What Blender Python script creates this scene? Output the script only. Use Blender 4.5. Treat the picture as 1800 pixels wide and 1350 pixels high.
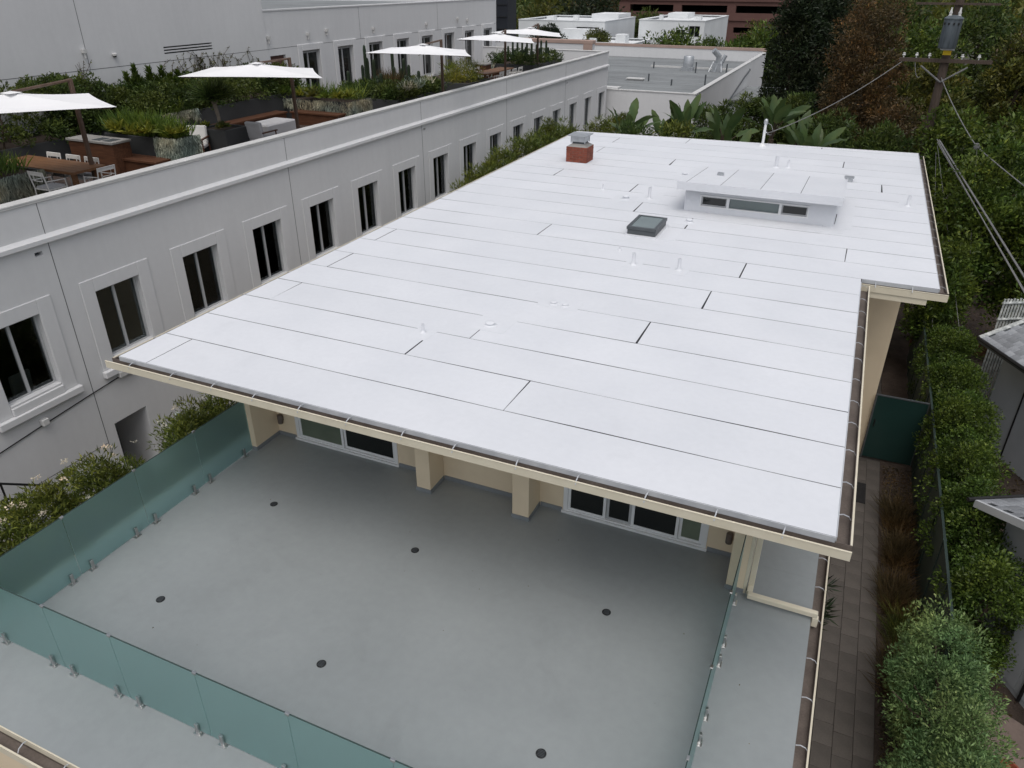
import bpy, bmesh, math, random
import numpy as np
from mathutils import Vector, Matrix, Euler

for o in list(bpy.data.objects):
    bpy.data.objects.remove(o)
scene = bpy.context.scene
COL = scene.collection
R = math.radians
random.seed(7)
RNG = np.random.default_rng(7)

# ------------------------------------------------------------------ camera
cam_d = bpy.data.cameras.new('camera')
cam = bpy.data.objects.new('camera', cam_d)
COL.objects.link(cam)
CAM = Vector((0, 0, 10.755))
yaw, pitch, roll = R(-23.917), R(28.545), R(0.168)
fw = Vector((math.sin(yaw) * math.cos(pitch), math.cos(yaw) * math.cos(pitch), -math.sin(pitch)))
r0 = Vector((math.cos(yaw), -math.sin(yaw), 0))
u0 = r0.cross(fw)
rr = r0 * math.cos(roll) + u0 * math.sin(roll)
uu = -r0 * math.sin(roll) + u0 * math.cos(roll)
M = Matrix((rr, uu, -fw)).transposed().to_4x4()
M.translation = CAM
cam.matrix_world = M
cam_d.sensor_width = 36.0
cam_d.lens = 1314.2 / 1800 * 36.0
cam_d.clip_start = 0.1
cam_d.clip_end = 4000
scene.camera = cam

# ------------------------------------------------------------------ world, sun, exposure
SUN_EL, SUN_AZ = 66.0, 160.0          # azimuth clockwise from +Y
w = bpy.data.worlds.new('World')
scene.world = w
w.use_nodes = True
nt = w.node_tree
bg = nt.nodes['Background']
sky = nt.nodes.new('ShaderNodeTexSky')
sky.sky_type = 'NISHITA'
sky.sun_disc = False
sky.sun_elevation = R(SUN_EL)
sky.sun_rotation = R(SUN_AZ)
sky.air_density = 1.0
sky.dust_density = 5.0
sky.ozone_density = 1.0
hs = nt.nodes.new('ShaderNodeHueSaturation')   # overcast: a grey sky
hs.inputs['Saturation'].default_value = 0.38
nt.links.new(sky.outputs[0], hs.inputs['Color'])
nt.links.new(hs.outputs[0], bg.inputs[0])
bg.inputs[1].default_value = 0.15
sd = bpy.data.lights.new('sun', 'SUN')
sd.energy = 0.5
sd.angle = R(60)
sd.color = (1.0, 0.97, 0.93)
sun = bpy.data.objects.new('sun', sd)
COL.objects.link(sun)
sun.location = (0, 0, 60)
az, el = R(SUN_AZ), R(SUN_EL)
sdir = Vector((math.sin(az) * math.cos(el), math.cos(az) * math.cos(el), math.sin(el)))
sun.rotation_euler = sdir.to_track_quat('Z', 'Y').to_euler()
vs = scene.view_settings
vs.view_transform = 'Standard'
vs.look = 'None'
vs.gamma = 1
vs.exposure = 0.0
vs.use_curve_mapping = False

# ------------------------------------------------------------------ helpers
ORG = {}

def tag(o, label=None, cat=None, group=None, kind=None):
    if label: o['label'] = label
    if cat: o['category'] = cat
    if group: o['group'] = group
    if kind: o['kind'] = kind
    return o

def thing(name, loc, label, cat, group=None, rotz=0):
    o = bpy.data.objects.new(name, None)
    o.empty_display_size = 0.3
    COL.objects.link(o)
    o.location = loc
    o.rotation_euler = (0, 0, rotz)
    ORG[o] = Vector(loc)
    return tag(o, label, cat, group)

def link(name, me, parent=None, loc=(0, 0, 0), rot=(0, 0, 0), scale=None):
    o = bpy.data.objects.new(name, me)
    COL.objects.link(o)
    o.location = loc
    o.rotation_euler = rot
    if scale: o.scale = scale
    if parent is not None:
        o.parent = parent
        ORG[o] = ORG.get(parent, Vector((0, 0, 0)))
    return o

def piece(name, me, parent, wloc, rot=(0, 0, 0), scale=None):
    """a repeated piece given by its world place, under a parent that is not rotated"""
    return link(name, me, parent, Vector(wloc) - ORG[parent], rot, scale)

class MB:
    def __init__(s):
        s.v = []; s.f = []
    def add(s, vs, fs):
        n = len(s.v)
        s.v += [tuple(q) for q in vs]
        s.f += [tuple(i + n for i in f) for f in fs]
        return s
    def box(s, a, b):
        x0, y0, z0 = (min(a[i], b[i]) for i in range(3))
        x1, y1, z1 = (max(a[i], b[i]) for i in range(3))
        return s.add([(x0,y0,z0),(x1,y0,z0),(x1,y1,z0),(x0,y1,z0),(x0,y0,z1),(x1,y0,z1),(x1,y1,z1),(x0,y1,z1)],
                     [(3,2,1,0),(4,5,6,7),(0,1,5,4),(1,2,6,5),(2,3,7,6),(3,0,4,7)])
    def cbox(s, c, d, rz=0, rx=0, ry=0):
        m = Euler((rx, ry, rz)).to_matrix()
        h = [q / 2 for q in d]
        P = [(-1,-1,-1),(1,-1,-1),(1,1,-1),(-1,1,-1),(-1,-1,1),(1,-1,1),(1,1,1),(-1,1,1)]
        return s.add([Vector(c) + m @ Vector((q[0]*h[0], q[1]*h[1], q[2]*h[2])) for q in P],
                     [(3,2,1,0),(4,5,6,7),(0,1,5,4),(1,2,6,5),(2,3,7,6),(3,0,4,7)])
    def prism(s, poly, z0, z1):
        n = len(poly)
        vs = [(p[0], p[1], z0) for p in poly] + [(p[0], p[1], z1) for p in poly]
        return s.add(vs, [tuple(range(n))[::-1], tuple(range(n, 2*n))] + [(i, (i+1) % n, (i+1) % n + n, i + n) for i in range(n)])
    def tube(s, pts, r, n=8, cap=True):
        pts = [Vector(p) for p in pts]
        rs = r if isinstance(r, (list, tuple)) else [r] * len(pts)
        vs = []; fs = []
        ref = Vector((0.31, 0.17, 0.93))
        for i, p in enumerate(pts):
            d = (pts[min(i+1, len(pts)-1)] - pts[max(i-1, 0)]).normalized()
            a = d.cross(ref)
            if a.length < 1e-3: a = d.cross(Vector((1, 0, 0)))
            a.normalize(); b = d.cross(a)
            for k in range(n):
                t = 2 * math.pi * k / n
                vs.append(p + (a * math.cos(t) + b * math.sin(t)) * rs[i])
        for i in range(len(pts) - 1):
            for k in range(n):
                fs.append((i*n + k, i*n + (k+1) % n, (i+1)*n + (k+1) % n, (i+1)*n + k))
        if cap:
            fs.append(tuple(range(n))[::-1]); fs.append(tuple((len(pts)-1)*n + k for k in range(n)))
        return s.add(vs, fs)
    def lathe(s, prof, c=(0, 0, 0), n=16):
        vs = []; fs = []
        for (r, z) in prof:
            for k in range(n):
                t = 2 * math.pi * k / n
                vs.append((c[0] + r*math.cos(t), c[1] + r*math.sin(t), c[2] + z))
        for i in range(len(prof) - 1):
            for k in range(n):
                fs.append((i*n + k, i*n + (k+1) % n, (i+1)*n + (k+1) % n, (i+1)*n + k))
        fs.append(tuple(range(n))[::-1]); fs.append(tuple((len(prof)-1)*n + k for k in range(n)))
        return s.add(vs, fs)
    def mesh(s, name, mat, off=(0, 0, 0), smooth=False, bevel=0):
        me = bpy.data.meshes.new(name)
        me.from_pydata([(v[0]-off[0], v[1]-off[1], v[2]-off[2]) for v in s.v], [], s.f)
        bm = bmesh.new(); bm.from_mesh(me)
        bmesh.ops.recalc_face_normals(bm, faces=bm.faces)
        if bevel:
            bmesh.ops.bevel(bm, geom=[e for e in bm.edges if len(e.link_faces) == 2 and e.calc_face_angle(0) > 0.6],
                            offset=bevel, segments=1, profile=0.5, affect='EDGES', clamp_overlap=True)
        bm.to_mesh(me); bm.free()
        if mat: me.materials.append(mat)
        if smooth:
            for p in me.polygons: p.use_smooth = True
            try: me.set_sharp_from_angle(angle=R(38))
            except Exception: pass
        return me
    def build(s, name, mat, parent=None, local=False, smooth=False, bevel=0):
        if parent is not None:
            off = (0, 0, 0) if local else ORG[parent]
            return link(name, s.mesh(name, mat, off, smooth, bevel), parent)
        a = np.array(s.v)
        c = (a.min(0) + a.max(0)) / 2
        loc = Vector((c[0], c[1], a[:, 2].min()))
        o = link(name, s.mesh(name, mat, loc, smooth, bevel), None, loc)
        ORG[o] = loc
        return o

def copy_tree(o, parent=None):
    c = o.copy(); COL.objects.link(c)
    c.parent = parent
    ORG[c] = ORG.get(o, Vector((0, 0, 0)))
    for ch in o.children: copy_tree(ch, c)
    return c

def wall_grid(mb, fn, u0, u1, z0, z1, holes, reveal):
    """a sheet with real openings; fn(u, z, depth) -> point, depth goes into the wall"""
    us = sorted({u0, u1} | {min(max(h[i], u0), u1) for h in holes for i in (0, 1)})
    zs = sorted({z0, z1} | {min(max(h[i], z0), z1) for h in holes for i in (2, 3)})
    for i in range(len(us) - 1):
        for j in range(len(zs) - 1):
            cu, cz = (us[i] + us[i+1]) / 2, (zs[j] + zs[j+1]) / 2
            if any(h[0] < cu < h[1] and h[2] < cz < h[3] for h in holes): continue
            mb.add([fn(us[i], zs[j], 0), fn(us[i+1], zs[j], 0), fn(us[i+1], zs[j+1], 0), fn(us[i], zs[j+1], 0)], [(0, 1, 2, 3)])
    for (a, b, c, d) in holes:
        q = [(a, c), (b, c), (b, d), (a, d)]
        for k in range(4):
            p, n = q[k], q[(k+1) % 4]
            mb.add([fn(p[0], p[1], 0), fn(n[0], n[1], 0), fn(n[0], n[1], reveal), fn(p[0], p[1], reveal)], [(0, 1, 2, 3)])

# ------------------------------------------------------------------ materials
def new_mat(name):
    m = bpy.data.materials.new(name); m.use_nodes = True
    nt = m.node_tree
    return m, nt, nt.nodes['Principled BSDF']

def surf(name, c1, c2=None, scale=3.0, rough=0.7, bump=0.0, bscale=60.0, spec=0.3, metal=0.0, fine=0.0, stretch=None, objrand=0.0, detail=5, streak=0.0, stain=None):
    m, nt, b = new_mat(name)
    N = nt.nodes; L = nt.links
    b.inputs['Roughness'].default_value = rough
    b.inputs['Specular IOR Level'].default_value = spec
    b.inputs['Metallic'].default_value = metal
    if c2 is None: c2 = tuple(q * 0.86 for q in c1)
    tc = N.new('ShaderNodeTexCoord')
    src = tc.outputs['Object']
    if stretch:
        mp = N.new('ShaderNodeMapping'); mp.inputs['Scale'].default_value = stretch
        L.new(src, mp.inputs[0]); src = mp.outputs[0]
    n1 = N.new('ShaderNodeTexNoise'); n1.inputs['Scale'].default_value = scale; n1.inputs['Detail'].default_value = detail
    L.new(src, n1.inputs['Vector'])
    rp = N.new('ShaderNodeValToRGB')
    rp.color_ramp.elements[0].position = 0.32; rp.color_ramp.elements[1].position = 0.68
    rp.color_ramp.elements[0].color = (*c2, 1); rp.color_ramp.elements[1].color = (*c1, 1)
    L.new(n1.outputs[0], rp.inputs[0])
    col = rp.outputs[0]
    if fine:
        n2 = N.new('ShaderNodeTexNoise'); n2.inputs['Scale'].default_value = scale * 14; n2.inputs['Detail'].default_value = 3
        L.new(src, n2.inputs['Vector'])
        mr = N.new('ShaderNodeMapRange'); mr.inputs['To Min'].default_value = 1 - fine; mr.inputs['To Max'].default_value = 1 + fine
        mr.inputs['From Min'].default_value = 0.25; mr.inputs['From Max'].default_value = 0.75
        L.new(n2.outputs[0], mr.inputs[0])
        mx = N.new('ShaderNodeMix'); mx.data_type = 'RGBA'; mx.blend_type = 'MULTIPLY'; mx.inputs[0].default_value = 1
        L.new(col, mx.inputs[6]); L.new(mr.outputs[0], mx.inputs[7]); col = mx.outputs[2]
    if stain:
        n4 = N.new('ShaderNodeTexNoise'); n4.inputs['Scale'].default_value = stain[0]; n4.inputs['Detail'].default_value = 9; n4.inputs['Roughness'].default_value = 0.62; n4.inputs['Distortion'].default_value = 0.6
        L.new(tc.outputs['Object'], n4.inputs['Vector'])
        mr = N.new('ShaderNodeMapRange'); mr.inputs['From Min'].default_value = 0.55; mr.inputs['From Max'].default_value = 0.74; mr.inputs['To Min'].default_value = 1.0; mr.inputs['To Max'].default_value = 1 - stain[1]
        L.new(n4.outputs[0], mr.inputs[0])
        mx = N.new('ShaderNodeMix'); mx.data_type = 'RGBA'; mx.blend_type = 'MULTIPLY'; mx.inputs[0].default_value = 1
        L.new(col, mx.inputs[6]); L.new(mr.outputs[0], mx.inputs[7]); col = mx.outputs[2]
    if streak:
        ms_ = N.new('ShaderNodeMapping'); ms_.inputs['Scale'].default_value = (2.6, 2.6, 0.16); L.new(tc.outputs['Object'], ms_.inputs[0])
        n3 = N.new('ShaderNodeTexNoise'); n3.inputs['Scale'].default_value = 1.6; n3.inputs['Detail'].default_value = 6; n3.inputs['Roughness'].default_value = 0.65
        L.new(ms_.outputs[0], n3.inputs['Vector'])
        mr = N.new('ShaderNodeMapRange'); mr.inputs['From Min'].default_value = 0.30; mr.inputs['From Max'].default_value = 0.62; mr.inputs['To Min'].default_value = 1 - 2*streak; mr.inputs['To Max'].default_value = 1.0
        L.new(n3.outputs[0], mr.inputs[0])
        mx = N.new('ShaderNodeMix'); mx.data_type = 'RGBA'; mx.blend_type = 'MULTIPLY'; mx.inputs[0].default_value = 1
        L.new(col, mx.inputs[6]); L.new(mr.outputs[0], mx.inputs[7]); col = mx.outputs[2]
    if objrand:
        oi = N.new('ShaderNodeObjectInfo')
        mr = N.new('ShaderNodeMapRange'); mr.inputs['To Min'].default_value = 1 - objrand; mr.inputs['To Max'].default_value = 1 + objrand
        L.new(oi.outputs['Random'], mr.inputs[0])
        mx = N.new('ShaderNodeMix'); mx.data_type = 'RGBA'; mx.blend_type = 'MULTIPLY'; mx.inputs[0].default_value = 1
        L.new(col, mx.inputs[6]); L.new(mr.outputs[0], mx.inputs[7]); col = mx.outputs[2]
    L.new(col, b.inputs['Base Color'])
    if bump:
        nb = N.new('ShaderNodeTexNoise'); nb.inputs['Scale'].default_value = bscale; nb.inputs['Detail'].default_value = 4
        L.new(src, nb.inputs['Vector'])
        bp = N.new('ShaderNodeBump'); bp.inputs['Strength'].default_value = bump; bp.inputs['Distance'].default_value = 0.02
        L.new(nb.outputs[0], bp.inputs['Height']); L.new(bp.outputs[0], b.inputs['Normal'])
    return m

def leafmat(name, dark, light, rough=0.5, trans=0.33, tip=None):
    m, nt, b = new_mat(name)
    N = nt.nodes; L = nt.links
    at = N.new('ShaderNodeAttribute'); at.attribute_name = 'rnd'
    rp = N.new('ShaderNodeValToRGB')
    rp.color_ramp.elements[0].color = (*dark, 1); rp.color_ramp.elements[1].color = (*light, 1)
    if tip:
        e = rp.color_ramp.elements.new(0.93); e.color = (*light, 1)
        rp.color_ramp.elements[2].color = (*tip, 1)
    L.new(at.outputs['Fac'], rp.inputs[0])
    tc = N.new('ShaderNodeTexCoord')
    nz = N.new('ShaderNodeTexNoise'); nz.inputs['Scale'].default_value = 1.3; nz.inputs['Detail'].default_value = 3
    L.new(tc.outputs['Object'], nz.inputs['Vector'])
    mr = N.new('ShaderNodeMapRange'); mr.inputs['From Min'].default_value = 0.3; mr.inputs['From Max'].default_value = 0.7
    mr.inputs['To Min'].default_value = 0.62; mr.inputs['To Max'].default_value = 1.3
    L.new(nz.outputs[0], mr.inputs[0])
    mx = N.new('ShaderNodeMix'); mx.data_type = 'RGBA'; mx.blend_type = 'MULTIPLY'; mx.inputs[0].default_value = 1
    # old and new growth: some patches yellower
    nh = N.new('ShaderNodeTexNoise'); nh.inputs['Scale'].default_value = 0.8; nh.inputs['Detail'].default_value = 2
    L.new(tc.outputs['Object'], nh.inputs['Vector'])
    rh = N.new('ShaderNodeValToRGB'); rh.color_ramp.elements[0].position = 0.38; rh.color_ramp.elements[1].position = 0.66
    rh.color_ramp.elements[0].color = (0.86, 0.98, 1.0, 1); rh.color_ramp.elements[1].color = (1.30, 1.06, 0.85, 1)
    L.new(nh.outputs[0], rh.inputs[0])
    mh = N.new('ShaderNodeMix'); mh.data_type = 'RGBA'; mh.blend_type = 'MULTIPLY'; mh.inputs[0].default_value = 1
    L.new(rp.outputs[0], mh.inputs[6]); L.new(rh.outputs[0], mh.inputs[7])
    L.new(mh.outputs[2], mx.inputs[6]); L.new(mr.outputs[0], mx.inputs[7])
    L.new(mx.outputs[2], b.inputs['Base Color'])
    b.inputs['Roughness'].default_value = rough
    b.inputs['Specular IOR Level'].default_value = 0.35
    out = N['Material Output']
    tr = N.new('ShaderNodeBsdfTranslucent'); L.new(mx.outputs[2], tr.inputs[0])
    ms = N.new('ShaderNodeMixShader'); ms.inputs[0].default_value = trans
    L.new(b.outputs[0], ms.inputs[1]); L.new(tr.outputs[0], ms.inputs[2]); L.new(ms.outputs[0], out.inputs[0])
    return m

def roof_mat(name):
    m = surf(name, (0.685, 0.703, 0.738), (0.645, 0.665, 0.702), stain=(1.7, 0.035), scale=0.8, rough=0.48, bump=0.16, bscale=9, spec=0.3, fine=0.018, objrand=0.02, detail=9)
    return m

def frosted(name, col):
    m, nt, b = new_mat(name)
    b.inputs['Base Color'].default_value = (*col, 1)
    b.inputs['Transmission Weight'].default_value = 0.79
    b.inputs['Roughness'].default_value = 0.34
    b.inputs['IOR'].default_value = 1.2
    return m

def clearglass(name, tint=(0.62, 0.65, 0.64)):
    m, nt, b = new_mat(name)
    N = nt.nodes; L = nt.links
    t = N.new('ShaderNodeBsdfTransparent'); t.inputs[0].default_value = (*tint, 1)
    g = N.new('ShaderNodeBsdfGlossy'); g.inputs['Roughness'].default_value = 0.03; g.inputs[0].default_value = (0.8, 0.85, 0.88, 1)
    lw = N.new('ShaderNodeFresnel'); lw.inputs[0].default_value = 1.45
    ms = N.new('ShaderNodeMixShader')
    L.new(lw.outputs[0], ms.inputs[0]); L.new(t.outputs[0], ms.inputs[1]); L.new(g.outputs[0], ms.inputs[2])
    L.new(ms.outputs[0], N['Material Output'].inputs[0])
    return m

MT = dict(
    roof=roof_mat('white_roof_coating'),
    seam=surf('roof_underlay', (0.035, 0.035, 0.04), (0.02, 0.02, 0.024), 8, 0.9),
    drip=surf('drip_edge_metal', (0.52, 0.54, 0.56), (0.40, 0.42, 0.45), 5, 0.45, spec=0.5),
    beige=surf('beige_stucco', (0.76, 0.64, 0.47), (0.71, 0.595, 0.435), 2.2, 0.85, bump=0.15, bscale=90),
    trim=surf('cream_trim_paint', (0.66, 0.61, 0.49), (0.60, 0.55, 0.43), 3.0, 0.55),
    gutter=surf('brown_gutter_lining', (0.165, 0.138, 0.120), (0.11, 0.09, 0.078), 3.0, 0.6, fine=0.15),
    soffit=surf('soffit_paint', (0.55, 0.50, 0.40), (0.5, 0.45, 0.36), 2, 0.8),
    deck=surf('grey_deck_coating', (0.280, 0.303, 0.310), (0.248, 0.270, 0.277), 0.55, 0.40, bump=0.07, bscale=40, spec=0.4, fine=0.035, detail=10, stain=(0.9, 0.09)),
    base=surf('grey_skirting', (0.24, 0.26, 0.275), (0.2, 0.215, 0.23), 2, 0.6),
    vinyl=surf('white_vinyl', (0.78, 0.79, 0.80), (0.72, 0.73, 0.74), 4, 0.4),
    darkglass=surf('dark_window_glass', (0.010, 0.013, 0.012), (0.006, 0.008, 0.008), 1.2, 0.06, spec=0.55),
    greenglass=surf('obscured_window_glass', (0.16, 0.19, 0.14), (0.11, 0.135, 0.10), 1.6, 0.12, spec=0.5),
    clear=clearglass('office_window_glass'),
    steel=surf('brushed_steel', (0.62, 0.62, 0.61), (0.5, 0.5, 0.5), 12, 0.28, metal=1.0),
    black=surf('black_iron', (0.015, 0.015, 0.016), (0.01, 0.01, 0.01), 6, 0.5),
    drain=surf('drain_grate', (0.02, 0.022, 0.024), (0.012, 0.012, 0.014), 30, 0.5),
    frost=frosted('frosted_green_glass', (0.43, 0.63, 0.62)),
    brick=surf('red_brick', (0.225, 0.066, 0.042), (0.16, 0.045, 0.03), 9, 0.85, bump=0.3, bscale=60, objrand=0.18),
    mortar=surf('mortar', (0.22, 0.12, 0.09), (0.16, 0.08, 0.06), 12, 0.95),
    concrete=surf('grey_concrete', (0.30, 0.29, 0.275), (0.24, 0.235, 0.225), 1.4, 0.9, fine=0.08, bump=0.2),
    galv=surf('galvanised_sheet', (0.50, 0.52, 0.54), (0.38, 0.40, 0.42), 6, 0.4, metal=0.6),
    darkmetal=surf('dark_grey_metal', (0.085, 0.095, 0.102), (0.065, 0.073, 0.08), 5, 0.45),
    skyglass=surf('skylight_glazing', (0.16, 0.20, 0.20), (0.13, 0.165, 0.165), 1, 0.12, spec=0.6),
    officewall=surf('off_white_stucco', (0.665, 0.668, 0.675), (0.63, 0.634, 0.642), 0.45, 0.9, bump=0.10, bscale=70, fine=0.015, detail=7, streak=0.018),
    coping=surf('pale_coping_metal', (0.60, 0.60, 0.59), (0.52, 0.52, 0.51), 1.5, 0.5),
    winframe=surf('grey_window_frame', (0.46, 0.47, 0.48), (0.42, 0.43, 0.44), 5, 0.5),
    room=surf('dark_room', (0.045, 0.048, 0.046), (0.03, 0.032, 0.031), 1, 0.9),
    blind=surf('grey_roller_blind', (0.16, 0.165, 0.17), (0.13, 0.135, 0.14), 2, 0.9),
    gap=surf('joint_sealant', (0.10, 0.10, 0.105), (0.07, 0.07, 0.075), 5, 0.9),
    canvas=surf('white_canvas', (0.80, 0.80, 0.81), (0.76, 0.765, 0.775), 2.5, 0.85),
    teak=surf('teak_wood', (0.125, 0.056, 0.030), (0.07, 0.031, 0.018), 3.0, 0.55, stretch=(1, 9, 9), fine=0.12),
    tablewood=surf('oiled_tabletop', (0.21, 0.105, 0.05), (0.14, 0.068, 0.033), 3.0, 0.5, stretch=(1, 9, 9), fine=0.12),
    brownpost=surf('brown_mast', (0.13, 0.085, 0.062), (0.09, 0.058, 0.042), 4, 0.5),
    decking=surf('dark_decking', (0.085, 0.062, 0.052), (0.05, 0.037, 0.032), 2.0, 0.7, stretch=(7, 0.6, 1), fine=0.15),
    planter=surf('charcoal_planter', (0.055, 0.057, 0.058), (0.038, 0.04, 0.041), 1.3, 0.6),
    cushion=surf('pale_grey_cushion', (0.46, 0.46, 0.47), (0.40, 0.40, 0.41), 3, 0.95),
    whitemetal=surf('white_powder_coat', (0.74, 0.73, 0.70), (0.68, 0.67, 0.64), 5, 0.5),
    soil=surf('brown_soil', (0.070, 0.053, 0.043), (0.040, 0.030, 0.025), 2.5, 1.0, fine=0.25, bump=0.6, bscale=25),
    paver=surf('grey_brown_paver', (0.108, 0.097, 0.088), (0.080, 0.072, 0.066), 2.2, 0.9, bump=0.25, bscale=60, fine=0.1, objrand=0.07),
    sand=surf('paver_joint_sand', (0.078, 0.070, 0.064), (0.058, 0.052, 0.048), 6, 1.0),
    ground=surf('mixed_ground', (0.085, 0.080, 0.070), (0.055, 0.058, 0.045), 0.05, 1.0, fine=0.2),
    alley=surf('alley_concrete', (0.21, 0.205, 0.195), (0.165, 0.16, 0.152), 0.8, 0.9, fine=0.08),
    fence=surf('dark_green_fence', (0.032, 0.050, 0.045), (0.024, 0.038, 0.034), 1.5, 0.5),
    gate=surf('dark_teal_glass', (0.020, 0.050, 0.045), (0.015, 0.040, 0.036), 0.8, 0.15, spec=0.5),
    greyroof=surf('grey_gravel_roof', (0.235, 0.25, 0.255), (0.17, 0.18, 0.185), 0.22, 0.95, fine=0.1, stretch=(1, 2.2, 1), detail=8),
    pinkcoping=surf('salmon_coping', (0.40, 0.29, 0.245), (0.34, 0.245, 0.21), 1, 0.8),
    bark=surf('tree_bark', (0.085, 0.062, 0.045), (0.045, 0.033, 0.025), 7, 0.95, bump=0.5, bscale=18),
    palebark=surf('pale_bark', (0.27, 0.23, 0.19), (0.18, 0.15, 0.12), 7, 0.9, bump=0.4, bscale=18),
    pole=surf('weathered_pole', (0.085, 0.065, 0.052), (0.055, 0.04, 0.032), 6, 0.95, stretch=(4, 4, 0.6)),
    transformer=surf('transformer_paint', (0.105, 0.125, 0.14), (0.06, 0.072, 0.082), 5, 0.5, stretch=(3, 3, 0.5)),
    yellow=surf('yellow_tag', (0.75, 0.52, 0.03), (0.68, 0.46, 0.02), 8, 0.6),
    cable=surf('grey_cable', (0.20, 0.20, 0.20), (0.14, 0.14, 0.14), 8, 0.6),
    brown=surf('brown_concrete', (0.135, 0.072, 0.062), (0.115, 0.06, 0.052), 0.3, 0.9, fine=0.05),
    whitewash=surf('white_painted_wall', (0.72, 0.74, 0.75), (0.64, 0.66, 0.67), 0.4, 0.85, fine=0.03),
    navy=surf('dark_navy_cladding', (0.022, 0.026, 0.034), (0.016, 0.018, 0.024), 0.6, 0.5),
    shingle=surf('grey_shingle', (0.30, 0.315, 0.335), (0.20, 0.212, 0.23), 5, 0.95, bump=0.4, bscale=50, objrand=0.25, fine=0.15),
    siding=surf('grey_siding', (0.46, 0.48, 0.505), (0.41, 0.43, 0.455), 1.2, 0.8, bump=0.06),
    palesiding=surf('pale_grey_siding', (0.52, 0.54, 0.565), (0.45, 0.47, 0.495), 1.2, 0.8),
    slab=surf('pinkish_slab', (0.20, 0.155, 0.135), (0.155, 0.12, 0.105), 1.5, 0.9, fine=0.1),
    mat=surf('rubber_mat', (0.022, 0.022, 0.024), (0.015, 0.015, 0.016), 20, 0.9),
    chipped=surf('chipped_white_ridge', (0.62, 0.64, 0.62), (0.25, 0.27, 0.27), 9, 0.9, detail=6),
    hill=surf('hazy_hill', (0.085, 0.105, 0.115), (0.06, 0.08, 0.085), 0.02, 1.0),
    terracotta=surf('terracotta', (0.30, 0.09, 0.05), (0.22, 0.06, 0.035), 4, 0.8),
    # foliage
    lf_hedge=leafmat('ficus_leaves', (0.028, 0.054, 0.010), (0.115, 0.178, 0.028), tip=(0.21, 0.28, 0.055)),
    lf_bush=leafmat('pittosporum_leaves', (0.072, 0.125, 0.046), (0.235, 0.35, 0.135), tip=(0.36, 0.46, 0.20)),
    lf_laurel=leafmat('laurel_leaves', (0.030, 0.054, 0.011), (0.118, 0.180, 0.030), tip=(0.24, 0.31, 0.055)),
    lf_dark=leafmat('dark_evergreen_leaves', (0.012, 0.020, 0.010), (0.038, 0.056, 0.024)),
    lf_brown=leafmat('rusty_foliage', (0.040, 0.030, 0.014), (0.145, 0.096, 0.042), tip=(0.27, 0.155, 0.05)),
    lf_olive=leafmat('olive_foliage', (0.036, 0.046, 0.012), (0.135, 0.150, 0.032), tip=(0.22, 0.22, 0.045)),
    lf_mid=leafmat('mid_green_leaves', (0.032, 0.055, 0.015), (0.110, 0.160, 0.038)),
    lf_oleander=leafmat('oleander_leaves', (0.045, 0.068, 0.014), (0.18, 0.22, 0.042), tip=(0.28, 0.31, 0.08)),
    lf_yellow=leafmat('yellow_green_leaves', (0.06, 0.085, 0.012), (0.25, 0.275, 0.04), tip=(0.40, 0.38, 0.07)),
    lf_grass=leafmat('rush_leaves', (0.045, 0.085, 0.014), (0.17, 0.245, 0.038)),
    lf_tan=leafmat('tan_grass', (0.045, 0.033, 0.016), (0.155, 0.108, 0.052)),
    lf_silver=leafmat('silver_trailing_leaves', (0.24, 0.28, 0.245), (0.50, 0.54, 0.47)),
    lf_streli=leafmat('paddle_leaves', (0.050, 0.085, 0.028), (0.135, 0.190, 0.070), rough=0.35),
    lf_cactus=leafmat('cactus_skin', (0.020, 0.034, 0.016), (0.040, 0.060, 0.028), trans=0.0),
    flower=leafmat('white_petals', (0.55, 0.55, 0.50), (0.78, 0.77, 0.72), trans=0.3),
    glassedge=surf('glass_edge', (0.035, 0.060, 0.055), (0.028, 0.05, 0.046), 5, 0.3),
    twig=surf('dry_twig', (0.10, 0.07, 0.05), (0.06, 0.042, 0.03), 6, 0.9),
)

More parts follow.
